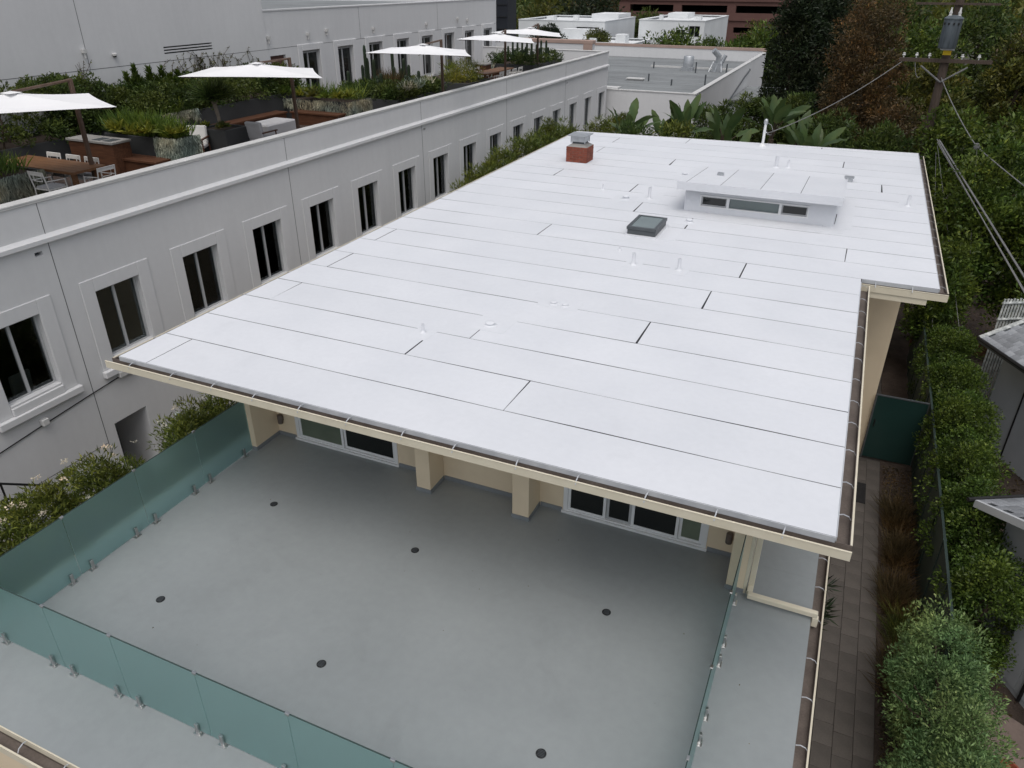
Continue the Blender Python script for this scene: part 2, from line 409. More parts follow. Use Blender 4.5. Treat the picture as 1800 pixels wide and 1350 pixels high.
# ------------------------------------------------------------------ foliage tools
def leaf_object(name, P, D, L, W, mat, parent=None, fold=0.25, rng=RNG, rndbias=None):
    """many separate leaves: one folded quad each"""
    P = np.asarray(P, float); D = np.asarray(D, float)
    n = len(P)
    D = D / (np.linalg.norm(D, axis=1, keepdims=True) + 1e-9)
    ref = rng.normal(size=(n, 3)); ref[:, 2] += 0.6
    S = np.cross(D, ref); S /= (np.linalg.norm(S, axis=1, keepdims=True) + 1e-9)
    U = np.cross(S, D)
    L = (L * rng.uniform(0.5, 1.4, (n, 1))); W = (W * rng.uniform(0.7, 1.2, (n, 1)))
    v = np.empty((n, 4, 3))
    mid = P + D * L * 0.45
    v[:, 0] = P
    v[:, 1] = mid + S * W / 2 + U * W * fold
    v[:, 2] = P + D * L - U * L * 0.12
    v[:, 3] = mid - S * W / 2 + U * W * fold
    off = np.array(ORG[parent]) if parent is not None else np.zeros(3)
    loc = Vector((0, 0, 0))
    if parent is None:
        loc = Vector((float(P[:, 0].mean()), float(P[:, 1].mean()), float(P[:, 2].min())))
        off = np.array(loc)
    v = (v - off).reshape(-1, 3)
    me = bpy.data.meshes.new(name)
    me.vertices.add(4 * n); me.vertices.foreach_set('co', v.ravel())
    me.loops.add(4 * n); me.loops.foreach_set('vertex_index', np.arange(4 * n, dtype=np.int32))
    me.polygons.add(n); me.polygons.foreach_set('loop_start', np.arange(0, 4 * n, 4, dtype=np.int32))
    me.polygons.foreach_set('loop_total', np.full(n, 4, dtype=np.int32))
    me.update(calc_edges=True)
    a = me.attributes.new('rnd', 'FLOAT', 'FACE')
    rv = rng.random(n)
    if rndbias is not None: rv = np.clip(rv * 0.7 + rndbias, 0, 1)
    a.data.foreach_set('value', rv.astype(np.float32))
    me.materials.append(mat)
    o = link(name, me, parent, loc)
    if parent is None: ORG[o] = loc
    return o

def clumps_ellipsoid(c, r, n, cr, rng=RNG, lo=0.35, zbias=0.0):
    u = rng.normal(size=(n, 3)); u /= np.linalg.norm(u, axis=1, keepdims=True)
    k = rng.uniform(lo, 0.92, (n, 1)) ** 0.7
    P = np.array(c) + u * k * np.array(r)
    P[:, 2] += zbias * r[2] * (1 - k[:, 0])
    R_ = cr * rng.uniform(0.6, 1.35, n)
    return P, R_

def clumps_box(a, b, n, cr, rng=RNG):
    a = np.array(a); b = np.array(b)
    P = rng.uniform(0, 1, (n, 3))
    face = rng.integers(0, 5, n)
    for i, fc in enumerate(face):
        if fc == 0: P[i, 2] = rng.uniform(0.86, 1.02)
        elif fc == 1: P[i, 0] = rng.uniform(-0.02, 0.12)
        elif fc == 2: P[i, 0] = rng.uniform(0.88, 1.02)
        elif fc == 3: P[i, 1] = rng.uniform(0, 0.10)
        else: P[i, 1] = rng.uniform(0.9, 1.0)
    return a + P * (b - a), cr * rng.uniform(0.6, 1.3, n)

def leaves_on(P, Rr, per, rng=RNG, up=0.3, flat=0.8):
    n = len(P) * per
    ci = np.repeat(np.arange(len(P)), per)
    u = rng.normal(size=(n, 3)); u[:, 2] += 0.25
    u /= np.linalg.norm(u, axis=1, keepdims=True)
    rad = Rr[ci][:, None] * rng.uniform(0.55, 1.08, (n, 1))
    sq = np.ones((n, 3)); sq[:, 2] = flat
    pos = P[ci] + u * rad * sq
    d = u + rng.normal(size=(n, 3)) * 0.55 + np.array([0, 0, up])
    return pos, d

def trunk_mesh(base, top, r0, r1, limbs, rng, mat, parent, name='trunk', spread=1.0, lh=None):
    mb = MB()
    b = Vector(base); t = Vector(top)
    pts = []
    for i in range(6):
        k = i / 5
        q = b.lerp(t, k) + Vector((rng.normal() * 0.05, rng.normal() * 0.05, 0)) * (1 if 0 < i < 5 else 0)
        pts.append(q)
    mb.tube(pts, [r0 + (r1 - r0) * i / 5 for i in range(6)], 8)
    H = (t - b).length
    for i in range(limbs):
        k = rng.uniform(0.35, 0.95)
        s = b.lerp(t, k)
        a = rng.uniform(0, 6.28)
        ln = spread * rng.uniform(0.5, 1.0)
        e = s + Vector((math.cos(a) * ln, math.sin(a) * ln, ln * rng.uniform(0.5, 1.1)))
        m_ = s.lerp(e, 0.5) + Vector((0, 0, -0.06 * ln))
        mb.tube([s, m_, e], [r1 * 0.9 + 0.01, r1 * 0.6 + 0.008, r1 * 0.2 + 0.004], 6)
    return mb.build(name, mat, parent, smooth=True)

def tree(name, label, base, crown_c, crown_r, n, cr, per, leaf, mat, cat='tree', group=None, trunk=True, tr=0.15, barkm=None, seed=1, up=0.3, lo=0.35, zbias=0.0, crown='crown', fold=0.25):
    rng = np.random.default_rng(seed)
    t = thing(name, base, label, cat, group)
    P, Rr = clumps_ellipsoid(crown_c, crown_r, n, cr, rng, lo, zbias)
    pos, d = leaves_on(P, Rr, per, rng, up)
    keep = pos[:, 2] > base[2] + 0.02
    leaf_object(crown, pos[keep], d[keep], leaf[0], leaf[1], mat, t, fold, rng)
    if trunk:
        top = (crown_c[0], crown_c[1], crown_c[2] + crown_r[2] * 0.35)
        trunk_mesh(base, top, tr, tr * 0.35, 7, rng, barkm or MT['bark'], t, spread=min(crown_r[0], crown_r[1]) * 0.8)
    return t

def shrub_box(name, label, a, b, n, cr, per, leaf, mat, cat='shrub', group=None, seed=1, up=0.3, stems=True, part='foliage'):
    rng = np.random.default_rng(seed)
    base = ((a[0]+b[0])/2, (a[1]+b[1])/2, a[2])
    t = thing(name, base, label, cat, group)
    P, Rr = clumps_box(a, b, n, cr, rng)
    pos, d = leaves_on(P, Rr, per, rng, up)
    keep = pos[:, 2] > a[2] + 0.01
    leaf_object(part, pos[keep], d[keep], leaf[0], leaf[1], mat, t, 0.25, rng)
    if stems:
        mb = MB()
        for i in range(5):
            x = rng.uniform(a[0]*0.75+b[0]*0.25, a[0]*0.25+b[0]*0.75); y = rng.uniform(a[1]*0.8+b[1]*0.2, a[1]*0.2+b[1]*0.8)
            mb.tube([(x, y, a[2]), (x + rng.normal()*0.05, y + rng.normal()*0.05, (a[2]+b[2])/2), (x + rng.normal()*0.12, y + rng.normal()*0.12, b[2]*0.9 + a[2]*0.1)], [0.035, 0.025, 0.01], 6)
        mb.build('stem', MT['bark'], t)
    return t

def blades(name, label, base, r, n, L, W, mat, cat='plant', group=None, seed=1, lean=0.5, part='foliage', parent=None):
    """a tuft of strappy upright leaves"""
    rng = np.random.default_rng(seed)
    t = parent or thing(name, base, label, cat, group)
    rx, ry = r if isinstance(r, tuple) else (r, r)
    P = np.stack([base[0] + rng.uniform(-1, 1, n) * rx, base[1] + rng.uniform(-1, 1, n) * ry, np.full(n, base[2])], 1)
    D = np.stack([rng.normal(size=n) * lean, rng.normal(size=n) * lean, np.ones(n)], 1)
    leaf_object(part, P, D, L, W, mat, t, 0.1, rng)
    return t
# ================================================================== SETTING
def struct(name, mb, mat, **k):
    o = mb.build(name, mat, **k); o['kind'] = 'structure'; return o

g = MB(); S_ = 1800
g.add([(-S_, -60, -0.62), (S_, -60, -0.62), (S_, S_, -0.62), (-S_, S_, -0.62)], [(0, 1, 2, 3)])
struct('ground', g, MT['ground'])
a = MB(); a.box((-14.0, -8, -0.60), (-9.2, 48, -0.30)); struct('alley', a, MT['alley'])
a = MB(); a.box((0.55, 3.0, -0.60), (2.16, 30.0, -0.045)); walk = struct('walkway', a, MT['sand'])
a = MB(); a.box((2.163, 3.0, -0.60), (2.98, 30.0, -0.02)); struct('planting_bed', a, MT['soil'])
a = MB(); a.box((3.0, 3.0, -0.60), (30, 46, -0.06)); struct('side_yard', a, MT['soil'])
a = MB(); a.box((-9.2, 28.6, -0.60), (3.0, 46, -0.06)); struct('back_yard', a, MT['soil'])

# pavers, running bond, each one a piece
pm = [MB().box((-0.150, -0.2235, -0.04), (0.150, 0.2235, 0.0)).mesh('paver', MT['paver'], bevel=0.003) for i in range(1)]
rng = np.random.default_rng(3)
for ci in range(4):
    x = 0.94 + ci * 0.305 + 0.152
    y = 6.4 + (0.225 if ci % 2 else 0) + (0.1 if ci == 2 else 0)
    while y < 18.2:
        piece('paver', pm[0], walk, (x, y, 0.0 + rng.uniform(-0.004, 0.002)), (rng.normal() * 0.003, rng.normal() * 0.003, rng.normal() * 0.004))
        y += 0.451

# slabs in the neighbour's yard
for i, (x, y, sx, sy, rz, lb) in enumerate([(4.55, 13.75, 1.1, 0.9, -0.25, 'pinkish concrete slab beside the hedge near the small shingled roof'),
                                        (4.05, 10.2, 0.95, 1.3, -0.5, 'pinkish concrete slab at the foot of the pale sided wall')]):
    m = MB().cbox((x, y, 0.0), (sx, sy, 0.12), rz)
    tag(m.build('slab', MT['slab'], bevel=0.01), lb, 'slab')

# ================================================================== HOUSE
H = thing('beige_house', (-4.0, 15.0, 0.0), 'two storey beige house with bright white membrane roof and grey roof terrace', 'house')
ZR = 5.70
def far_y(x): return 27.50 + (x + 9.6) * 0.90 / 11.57
roofpoly = [(-9.55, 6.86), (0.615, 6.86), (0.615, 15.10), (1.955, 15.10), (1.965, far_y(1.965)), (-9.60, 27.50)]
rb = MB().prism(roofpoly, 5.555, ZR - 0.0035)
ROOF = rb.build('roof', MT['seam'], H)
# soffit panel under the roof
sp = [(-9.50, 6.90), (0.56, 6.90), (0.56, 15.15), (1.90, 15.15), (1.90, 28.2), (-9.55, 27.4)]
MB().prism(sp, 5.535, 5.552).build('soffit', MT['soffit'], ROOF)

joints = {0: [-9.0], 1: [-3.57], 2: [-5.65], 3: [-8.99, -5.0], 4: [-2.54], 5: [-9.1], 6: [-1.88], 7: [-9.18], 8: [-1.53], 9: [-6.1],
          10: [0.28], 11: [-3.2], 12: [-4.67, -0.32], 13: [-0.07], 14: [-5.3], 15: [-7.85], 16: [-3.8], 17: [0.9], 18: [-5.1], 19: [-7.75], 20: [-0.2], 21: [-7.76], 22: [-5.4], 23: [-1.0]}
RH = 0.9156
rng = np.random.default_rng(11)
def clip_far(poly):
    out = []
    n = len(poly)
    ins = lambda p: p[1] <= far_y(p[0]) + 1e-9
    for i in range(n):
        p, q = poly[i], poly[(i+1) % n]
        if ins(p): out.append(p)
        if ins(p) != ins(q):
            fp, fq = p[1] - far_y(p[0]), q[1] - far_y(q[0])
            t = fp / (fp - fq)
            out.append((p[0] + (q[0]-p[0])*t, p[1] + (q[1]-p[1])*t))
    return out
for k in range(24):
    ya, yb = 6.86 + k * RH, 6.86 + (k+1) * RH
    x0 = -9.55 - 0.05 * (ya - 6.86) / 20.6
    x1 = 0.615 if k < 9 else 1.957
    xs = [x0] + [j for j in joints.get(k, []) if x0 + 0.3 < j < x1 - 0.3] + [x1]
    for s in range(len(xs) - 1):
        cg = 0.010 + 0.006*((k*7) % 3)/2
        a_ = xs[s] + (cg if s else 0); b_ = xs[s+1] - (0.009 if s < len(xs) - 2 else 0)
        slant = rng.normal() * 0.012
        n = max(2, int((b_ - a_) / 0.9))
        lo = []; hi = []
        wob = rng.uniform(0, 6.28)
        for i in range(n + 1):
            x = a_ + (b_ - a_) * i / n
            gp = 0.017 if 0 < k else 0.0
            dl = 0.0055 * math.sin(x * 1.7 + wob) + rng.normal() * 0.0014
            xl = x + (slant if 0 < i < n or (i == 0 and s) else 0)
            lo.append((xl, ya + (gp * 0.5 + dl if k else 0)))
            hi.append((x, yb - 0.009 + 0.0025 * math.sin(x * 1.3 + wob)))
        poly = clip_far(lo + hi[::-1])
        if len(poly) < 3 or max(p[1] for p in poly) - ya < 0.05: continue
        m = MB().prism(poly, ZR - 0.003, ZR)
        m.build('roof_sheet', MT['roof'], ROOF)

def strip(mb, p0, p1, out, d0, d1, z0, z1):
    """box along p0-p1, from d0 to d1 outwards"""
    o = Vector((out[0], out[1], 0))
    A = Vector((p0[0], p0[1], 0)); B = Vector((p1[0], p1[1], 0))
    v = []
    for z in (z0, z1):
        for q in (A + o*d0, B + o*d0, B + o*d1, A + o*d1): v.append((q.x, q.y, z))
    mb.add(v, [(3,2,1,0),(4,5,6,7),(0,1,5,4),(1,2,6,5),(2,3,7,6),(3,0,4,7)])

strapm = {}
def gutter(p0, p1, out, z, ext0, ext1, parent, sp=0.68, wd=0.17, drip=True, shift=0.2, bot=0.20, lip=0.075):
    """open trough along an eave, cream outside and brown inside, with hanger straps"""
    A = Vector((p0[0], p0[1], 0)); B = Vector((p1[0], p1[1], 0)); d = (B - A).normalized()
    A2 = A - d * ext0; B2 = B + d * ext1
    gmb = MB()
    strip(gmb, A2, B2, out, wd - 0.018, wd, z - bot, z - lip)
    strip(gmb, A2, B2, out, 0.0, wd - 0.0185, z - bot, z - bot + 0.010)
    strip(gmb, A2, B2, out, wd - 0.0179, wd + 0.003, z - lip + 0.0005, z - lip + 0.012)
    G_ = gmb.build('gutter', MT['trim'], parent)
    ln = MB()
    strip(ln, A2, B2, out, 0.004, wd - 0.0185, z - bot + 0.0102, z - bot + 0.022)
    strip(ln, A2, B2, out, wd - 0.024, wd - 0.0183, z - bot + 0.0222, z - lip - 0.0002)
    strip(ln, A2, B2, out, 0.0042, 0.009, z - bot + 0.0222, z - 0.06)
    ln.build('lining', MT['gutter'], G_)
    if drip:
        dm = MB(); strip(dm, A, B, out, 0.002, 0.014, z - 0.072, z - 0.004); dm.build('drip_edge', MT['drip'], parent)
    o = Vector((out[0], out[1], 0)); Lg = (B - A).length
    t = shift
    ang = math.atan2(out[1], out[0])
    if 'm' not in strapm:
        s = MB(); pts = [(0.0, 0, -0.012), (0.05, 0, 0.004), (0.11, 0, -0.016), (wd + 0.004, 0, -0.062)]
        v = []; f = []
        for (x, _, zz) in pts: v += [(x, -0.0065, zz), (x, 0.0065, zz)]
        for i in range(3): f.append((2*i, 2*i+1, 2*i+3, 2*i+2))
        s.add(v, f); v2 = [(x, y, zz - 0.006) for (x, y, zz) in v]; s.add(v2, [tuple(q[::-1]) for q in f])
        strapm['m'] = s.mesh('gutter_strap', MT['drip'])
    while t < Lg - 0.05:
        q = A + d * (t + random.uniform(-0.05, 0.05)) + o * 0.006
        piece('gutter_strap', strapm['m'], G_, (q.x, q.y, z - 0.02), (0, 0, ang + random.uniform(-0.12, 0.12)))
        t += sp
    return G_
gutter((-9.55, 6.86), (0.615, 6.86), (0, -1), ZR, 0.17, 0.17, H, shift=0.35, wd=0.135, bot=0.165, lip=0.062, sp=0.78)
gutter((-9.60, 27.5), (-9.55, 6.865), (-1, 0), ZR, 0.0, 0.0, H)
gutter((0.615, 6.865), (0.615, 14.93), (1, 0), ZR, 0.0, 0.0, H, shift=0.45)
gutter((0.63, 15.10), (1.955, 15.10), (0, -1), ZR, 0.0, 0.17, H, wd=0.10)
gutter((1.957, 15.105), (1.965, 28.4), (1, 0), ZR, 0.0, 0.0, H)
# white edge metal at the far roof edge
m = MB(); m.prism([(-9.6, 27.502), (1.965, far_y(1.965) + 0.002), (1.965, far_y(1.965) + 0.05), (-9.6, 27.552)], 5.55, 5.712); m.build('edge_metal', MT['vinyl'], H)
# fascia boards below the gutters
m = MB(); m.box((0.60, 15.02, 5.38), (1.80, 15.08, 5.498)); m.build('fascia', MT['trim'], H)

# walls of the upper storey: front wall has real door openings
doors = [(-8.62, -6.38, 3.03, 5.10), (-3.22, -0.88, 3.03, 5.10)]
wb = MB()
wall_grid(wb, lambda u, z, d: (u, 9.36 + d, z), -9.06, -0.30, 3.0, 5.53, doors, 0.16)
wb.add([(-9.06, 9.36, 3.0), (-9.06, 9.36, 5.53), (-9.06, 27.0, 5.53), (-9.06, 27.0, 3.0)], [(0, 1, 2, 3)])
wb.add([(-0.30, 9.36, 3.0), (-0.30, 9.36, 5.53), (-0.30, 18.3, 5.53), (-0.30, 18.3, 3.0)], [(3, 2, 1, 0)])
wb.box((-0.30, 18.30, -0.1), (1.68, 18.45, 5.53))
wb.box((1.55, 18.452, -0.1), (1.68, 27.9, 5.53))
wb.box((-9.06, 26.9, -0.3), (1.548, 27.0, 5.53))
wb.build('wall', MT['beige'], H)
m = MB(); m.box((-8.9, 9.55, 3.0), (-0.45, 12.5, 5.40))
# dark rooms behind the doors
rm = MB(); rm.add([(-8.95, 12.0, 3.0), (-0.4, 12.0, 3.0), (-0.4, 12.0, 5.52), (-8.95, 12.0, 5.52)], [(0, 1, 2, 3)])
rm.build('room_back', MT['room'], H)
lw = MB(); lw.box((-9.20, 3.02, -0.3), (0.60, 18.29, 2.78)); lw.build('lower_wall', MT['beige'], H)
db = MB(); db.box((-9.60, 2.87, 2.78), (0.73, 9.36, 3.0)); db.box((-0.30, 9.361, 2.78), (0.73, 18.29, 3.0))
TF = db.build('terrace_floor', MT['deck'], H)
# fin posts, skirtings
for (xa, xb, ya, yb) in [(-9.20, -9.05, 8.72, 9.37), (-5.72, -5.45, 8.88, 9.355), (-3.93, -3.64, 8.88, 9.355), (-0.46, -0.22, 8.66, 9.37)]:
    MB().box((xa, ya, 3.001), (xb, yb + 0.0, 5.53)).build('post', MT['beige'], H, bevel=0.006)
    sk = MB().box((xa - 0.012, ya - 0.012, 3.0005), (xb + 0.012, yb - 0.01, 3.075)); sk.build('skirting', MT['base'], H)
for (xa, xb) in [(-9.03, -8.64), (-6.36, -5.74), (-5.43, -3.95), (-3.62, -3.24), (-0.86, -0.48)]:
    MB().box((xa, 9.345, 3.0005), (xb, 9.3595, 3.08)).build('skirting', MT['base'], H)

def sliding_door(x0, x1, stops, mats, name='sliding_door'):
    y = 9.36
    f = MB()
    fr = 0.075
    f.box((x0, y - 0.012, 3.031), (x0 + fr, y + 0.10, 5.095)); f.box((x1 - fr, y - 0.012, 3.031), (x1, y + 0.10, 5.095))
    f.box((x0 + fr, y - 0.010, 3.031), (x1 - fr, y + 0.10, 3.031 + 0.038)); f.box((x0 + fr, y - 0.01, 5.02), (x1 - fr, y + 0.10, 5.095))
    # threshold
    f.box((x0 - 0.02, y - 0.045, 3.004), (x1 + 0.02, y - 0.0125, 3.045))
    D_ = f.build(name, MT['vinyl'], H)
    e = [x0 + fr] + stops + [x1 - fr]
    for i in range(len(e) - 1):
        a_, b_ = e[i] + 0.002, e[i+1] - 0.002
        yy = y + (0.014 if i % 2 == 0 else 0.042)
        s = MB(); q = 0.045
        s.box((a_, yy - 0.012, 3.070), (a_ + q, yy + 0.014, 5.018)); s.box((b_ - q, yy - 0.012, 3.070), (b_, yy + 0.014, 5.018))
        s.box((a_ + q, yy - 0.011, 3.070), (b_ - q, yy + 0.013, 3.070 + 0.04)); s.box((a_ + q, yy - 0.011, 4.96), (b_ - q, yy + 0.013, 5.018))
        s.build('sash', MT['vinyl'] if mats[i] != 'screen' else MT['winframe'], D_)
        MB().box((a_ + q - 0.004, yy - 0.004, 3.106), (b_ - q + 0.004, yy + 0.004, 4.965)).build('pane', MT['greenglass'] if mats[i] == 'green' else MT['darkglass'], D_)
sliding_door(-8.62, -6.38, [-7.55], ['green', 'dark'])
sliding_door(-3.22, -0.88, [-2.50, -2.08, -1.33], ['dark', 'screen', 'dark', 'green'])

# wall lights (round brown drums)
for x in (-8.93, -0.56):
    l = MB().lathe([(0.0, 0), (0.045, 0.0), (0.05, 0.01), (0.05, 0.17), (0.045, 0.18), (0.0, 0.18)], (x, 9.30, 3.30), 14).build('wall_light', MT['gutter'], H, smooth=True)
    MB().box((x - 0.03, 9.33, 3.34), (x + 0.03, 9.359, 3.44)).build('bracket', MT['brownpost'], l)

# round floor drains
dmesh = MB().lathe([(0.0, 0.0), (0.062, 0.0), (0.062, 0.006), (0.05, 0.009), (0.0, 0.007)], (0, 0, 0), 20).mesh('floor_drain', MT['drain'])
slot = MB()
for i in range(5): slot.box((-0.04, -0.036 + i*0.018 - 0.003, 0.0092), (0.04, -0.036 + i*0.018 + 0.003, 0.011))
slotm = slot.mesh('grate', MT['darkmetal'])
for (x, y) in [(-7.70, 7.55), (-4.96, 7.52), (-1.88, 7.50), (-7.72, 5.15), (-4.95, 5.15), (-1.90, 5.13)]:
    d_ = piece('floor_drain', dmesh, TF, (x, y, 3.001))
    piece('grate', slotm, TF, (x, y, 3.001))

# terrace gutters
gutter((0.73, 2.875), (0.73, 18.2), (1, 0), 3.02, 0.0, 0.0, H, drip=False, wd=0.16)
gutter((-9.60, 2.87), (0.73, 2.87), (0, -1), 3.02, 0.0, 0.15, H, drip=False, wd=0.17)
m = MB(); m.box((-9.62, 2.86, 2.86), (-9.602, 9.3, 3.015)); m.box((-9.60, 2.855, 2.9), (0.73, 2.869, 3.006)); m.build('edge_flashing', MT['trim'], H)

# rain pipe lying on the side roof and its upright
m = MB(); m.box((-0.16, 8.70, 3.004), (-0.08, 8.78, 5.40)); m.box((-0.14, 8.50, 3.06), (0.80, 8.58, 3.14)); m.box((-0.16, 8.581, 3.06), (-0.08, 8.699, 3.15)); m.box((0.74, 8.50, 2.90), (0.82, 8.579, 3.059))
m.build('rain_pipe', MT['trim'], H, bevel=0.008)
m = MB(); m.box((-0.22, 8.66, 3.001), (-0.175, 9.36, 5.53)); m.build('corner_trim', MT['trim'], H)

# ---------------- things fixed on the roof
# chimney with single bricks
CH = MB(); cx0, cx1, cy0, cy1 = -8.10, -7.43, 22.34, 22.98
CH.box((cx0 + 0.008, cy0 + 0.008, ZR - 0.05), (cx1 - 0.008, cy1 - 0.008, 6.19)); CHO = CH.build('chimney', MT['mortar'], H)
fl = MB(); fl.box((cx0 - 0.16, cy0 - 0.16, ZR), (cx1 + 0.16, cy1 + 0.16, ZR + 0.006)); fl.box((cx0 - 0.012, cy0 - 0.012, ZR + 0.0065), (cx1 + 0.012, cy1 + 0.012, ZR + 0.03)); fl.build('flashing', MT['roof'], CHO)
bl, bh = 0.205, 0.056
bmesh_x = MB().box((-bl/2, -0.045, -bh/2), (bl/2, 0.045, bh/2)).mesh('brick', MT['brick'], bevel=0.004)
bmesh_h = MB().box((-bl/4 - 0.003, -0.045, -bh/2), (bl/4 + 0.003, 0.045, bh/2)).mesh('brick', MT['brick'], bevel=0.004)
rng = np.random.default_rng(5)
nc = 7
for c in range(nc):
    z = ZR + 0.03 + 0.033 + c * 0.0665
    def row(A, B, fx, rotz):
        L_ = B - A
        st = 0.2145
        n = 3
        if c % 2 == 0:
            ps = [(A + bl/2 + i*(L_ - bl)/2, 0) for i in range(3)]
        else:
            ps = [(A + bl/4, 1), (A + L_/2 - st/2 - 0.0, 0), (A + L_/2 + st/2, 0), (B - bl/4, 1)]
        for (u, h) in ps:
            piece('brick', bmesh_h if h else bmesh_x, CHO, fx(u), (0, 0, rotz))
    j = lambda: rng.normal() * 0.002
    row(cx0, cx1, lambda u: (u, cy0 + 0.045 + j(), z), 0)
    row(cx0, cx1, lambda u: (u, cy1 - 0.045 + j(), z), 0)
    row(cy0 + 0.094, cy1 - 0.094, lambda u: (cx1 - 0.045 + j(), u, z), math.pi/2) if False else None
    for xx in (cx0 + 0.045, cx1 - 0.045):
        for u in ((cy0 + 0.20, cy1 - 0.20) if c % 2 else (cy0 + 0.19, cy1 - 0.21)):
            piece('brick', bmesh_x, CHO, (xx + j(), u, z), (0, 0, math.pi/2))
cr_ = MB(); cxm, cym = (cx0+cx1)/2, (cy0+cy1)/2
cr_.add([(cx0+0.01, cy0+0.01, 6.19), (cx1-0.01, cy0+0.01, 6.19), (cx1-0.01, cy1-0.01, 6.19), (cx0+0.01, cy1-0.01, 6.19),
         (cxm-0.2, cym-0.2, 6.27), (cxm+0.2, cym-0.2, 6.27), (cxm+0.2, cym+0.2, 6.27), (cxm-0.2, cym+0.2, 6.27)],
        [(0,1,5,4),(1,2,6,5),(2,3,7,6),(3,0,4,7),(4,5,6,7)])
cr_.build('crown', MT['concrete'], CHO)
fb = MB(); fb.box((cxm-0.19, cym-0.19, 6.271), (cxm+0.19, cym+0.19, 6.32)); fb.build('flue', MT['darkmetal'], CHO)
sc = MB()
for sx in (-1, 1):
    for sy in (-1, 1): sc.box((cxm+sx*0.22-0.012, cym+sy*0.22-0.012, 6.321-0.03), (cxm+sx*0.22+0.012, cym+sy*0.22+0.012, 6.50))
for sx in (-1, 1):
    sc.box((cxm+sx*0.22-0.004, cym-0.205, 6.33), (cxm+sx*0.22+0.004, cym+0.205, 6.50)); sc.box((cxm-0.205, cym+sx*0.22-0.004, 6.33), (cxm+0.205, cym+sx*0.22+0.004, 6.50))
sc.build('spark_screen', MT['galv'], CHO)
cp = MB(); cp.add([(cxm-0.31, cym-0.31, 6.505), (cxm+0.31, cym-0.31, 6.505), (cxm+0.31, cym+0.31, 6.505), (cxm-0.31, cym+0.31, 6.505),
                   (cxm-0.31, cym-0.31, 6.53), (cxm+0.31, cym-0.31, 6.53), (cxm+0.31, cym+0.31, 6.53), (cxm-0.31, cym+0.31, 6.53),
                   (cxm-0.12, cym-0.12, 6.57), (cxm+0.12, cym-0.12, 6.57), (cxm+0.12, cym+0.12, 6.57), (cxm-0.12, cym+0.12, 6.57)],
                  [(3,2,1,0),(0,1,5,4),(1,2,6,5),(2,3,7,6),(3,0,4,7),(4,5,9,8),(5,6,10,9),(6,7,11,10),(7,4,8,11),(8,9,10,11)])
cp.build('cap', MT['galv'], CHO)

# skylight
sx0, sx1, sy0, sy1 = -4.27, -3.63, 15.95, 16.95
cu = MB(); cu.box((sx0 - 0.05, sy0 - 0.10, ZR), (sx1 + 0.05, sy1 + 0.05, ZR + 0.02)); cu.build('skylight_flashing', MT['roof'], ROOF)
SK = MB().box((sx0, sy0, ZR + 0.0205), (sx1, sy1, ZR + 0.13)).build('skylight', MT['darkmetal'], H, bevel=0.01)
f_ = MB(); t_ = 0.055
f_.box((sx0-0.015, sy0-0.015, ZR+0.131), (sx1+0.015, sy0+t_, ZR+0.195)); f_.box((sx0-0.015, sy1-t_, ZR+0.131), (sx1+0.015, sy1+0.015, ZR+0.195))
f_.box((sx0-0.015, sy0+t_+0.0005, ZR+0.131), (sx0+t_, sy1-t_-0.0005, ZR+0.195)); f_.box((sx1-t_, sy0+t_+0.0005, ZR+0.131), (sx1+0.015, sy1-t_-0.0005, ZR+0.195))
f_.build('frame', MT['darkmetal'], SK)
MB().box((sx0+t_, sy0+t_, ZR+0.132), (sx1-t_, sy1-t_, ZR+0.185)).build('pane', MT['skyglass'], SK)

# clerestory dormer
dw = MB()
holes = [(-3.16, -2.55, 5.86, 6.09), (-2.49, -1.34, 5.86, 6.09), (-1.28, -0.70, 5.86, 6.09)]
wall_grid(dw, lambda u, z, d: (u, 18.5 + d, z), -3.56, -0.10, ZR, 6.27, holes, 0.07)
dw.add([(-3.56, 18.5, ZR), (-3.56, 18.5, 6.27), (-3.56, 21.0, 6.20), (-3.56, 21.0, ZR)], [(0, 1, 2, 3)])
dw.add([(-0.10, 18.5, ZR), (-0.10, 18.5, 6.27), (-0.10, 21.0, 6.20), (-0.10, 21.0, ZR)], [(3, 2, 1, 0)])
dw.box((-3.56, 20.9, ZR), (-0.10, 21.0, 6.20))
DO = dw.build('dormer', MT['roof'], H)
for (a_, b_, c_, d_), dark in zip(holes, (1, 0, 1)):
    fr = MB(); t_ = 0.028
    fr.box((a_-0.03, 18.485, c_-0.03), (b_+0.03, 18.4995, c_)); fr.box((a_-0.03, 18.485, d_), (b_+0.03, 18.4995, d_+0.03)); fr.box((a_-0.03, 18.485, c_+0.0002), (a_, 18.4995, d_-0.0002)); fr.box((b_, 18.485, c_+0.0002), (b_+0.03, 18.4995, d_-0.0002))
    fr.build('window_frame', MT['vinyl'], DO)
    if dark:
        fr = MB(); fr.box((a_+0.002, 18.53, c_+0.002), (b_-0.002, 18.545, c_+t_)); fr.box((a_+0.002, 18.53, d_-t_), (b_-0.002, 18.545, d_-0.002)); fr.box((a_+0.002, 18.53, c_+t_+0.0002), (a_+t_, 18.545, d_-t_-0.0002)); fr.box((b_-t_, 18.53, c_+t_+0.0002), (b_-0.002, 18.545, d_-t_-0.0002))
        fr.build('sash', MT['winframe'], DO)
    MB().box((a_, 18.55, c_), (b_, 18.558, d_)).build('pane', MT['darkglass'] if dark else MT['skyglass'], DO)
def drz(y): return 6.455 - (y - 18.2) * 0.075
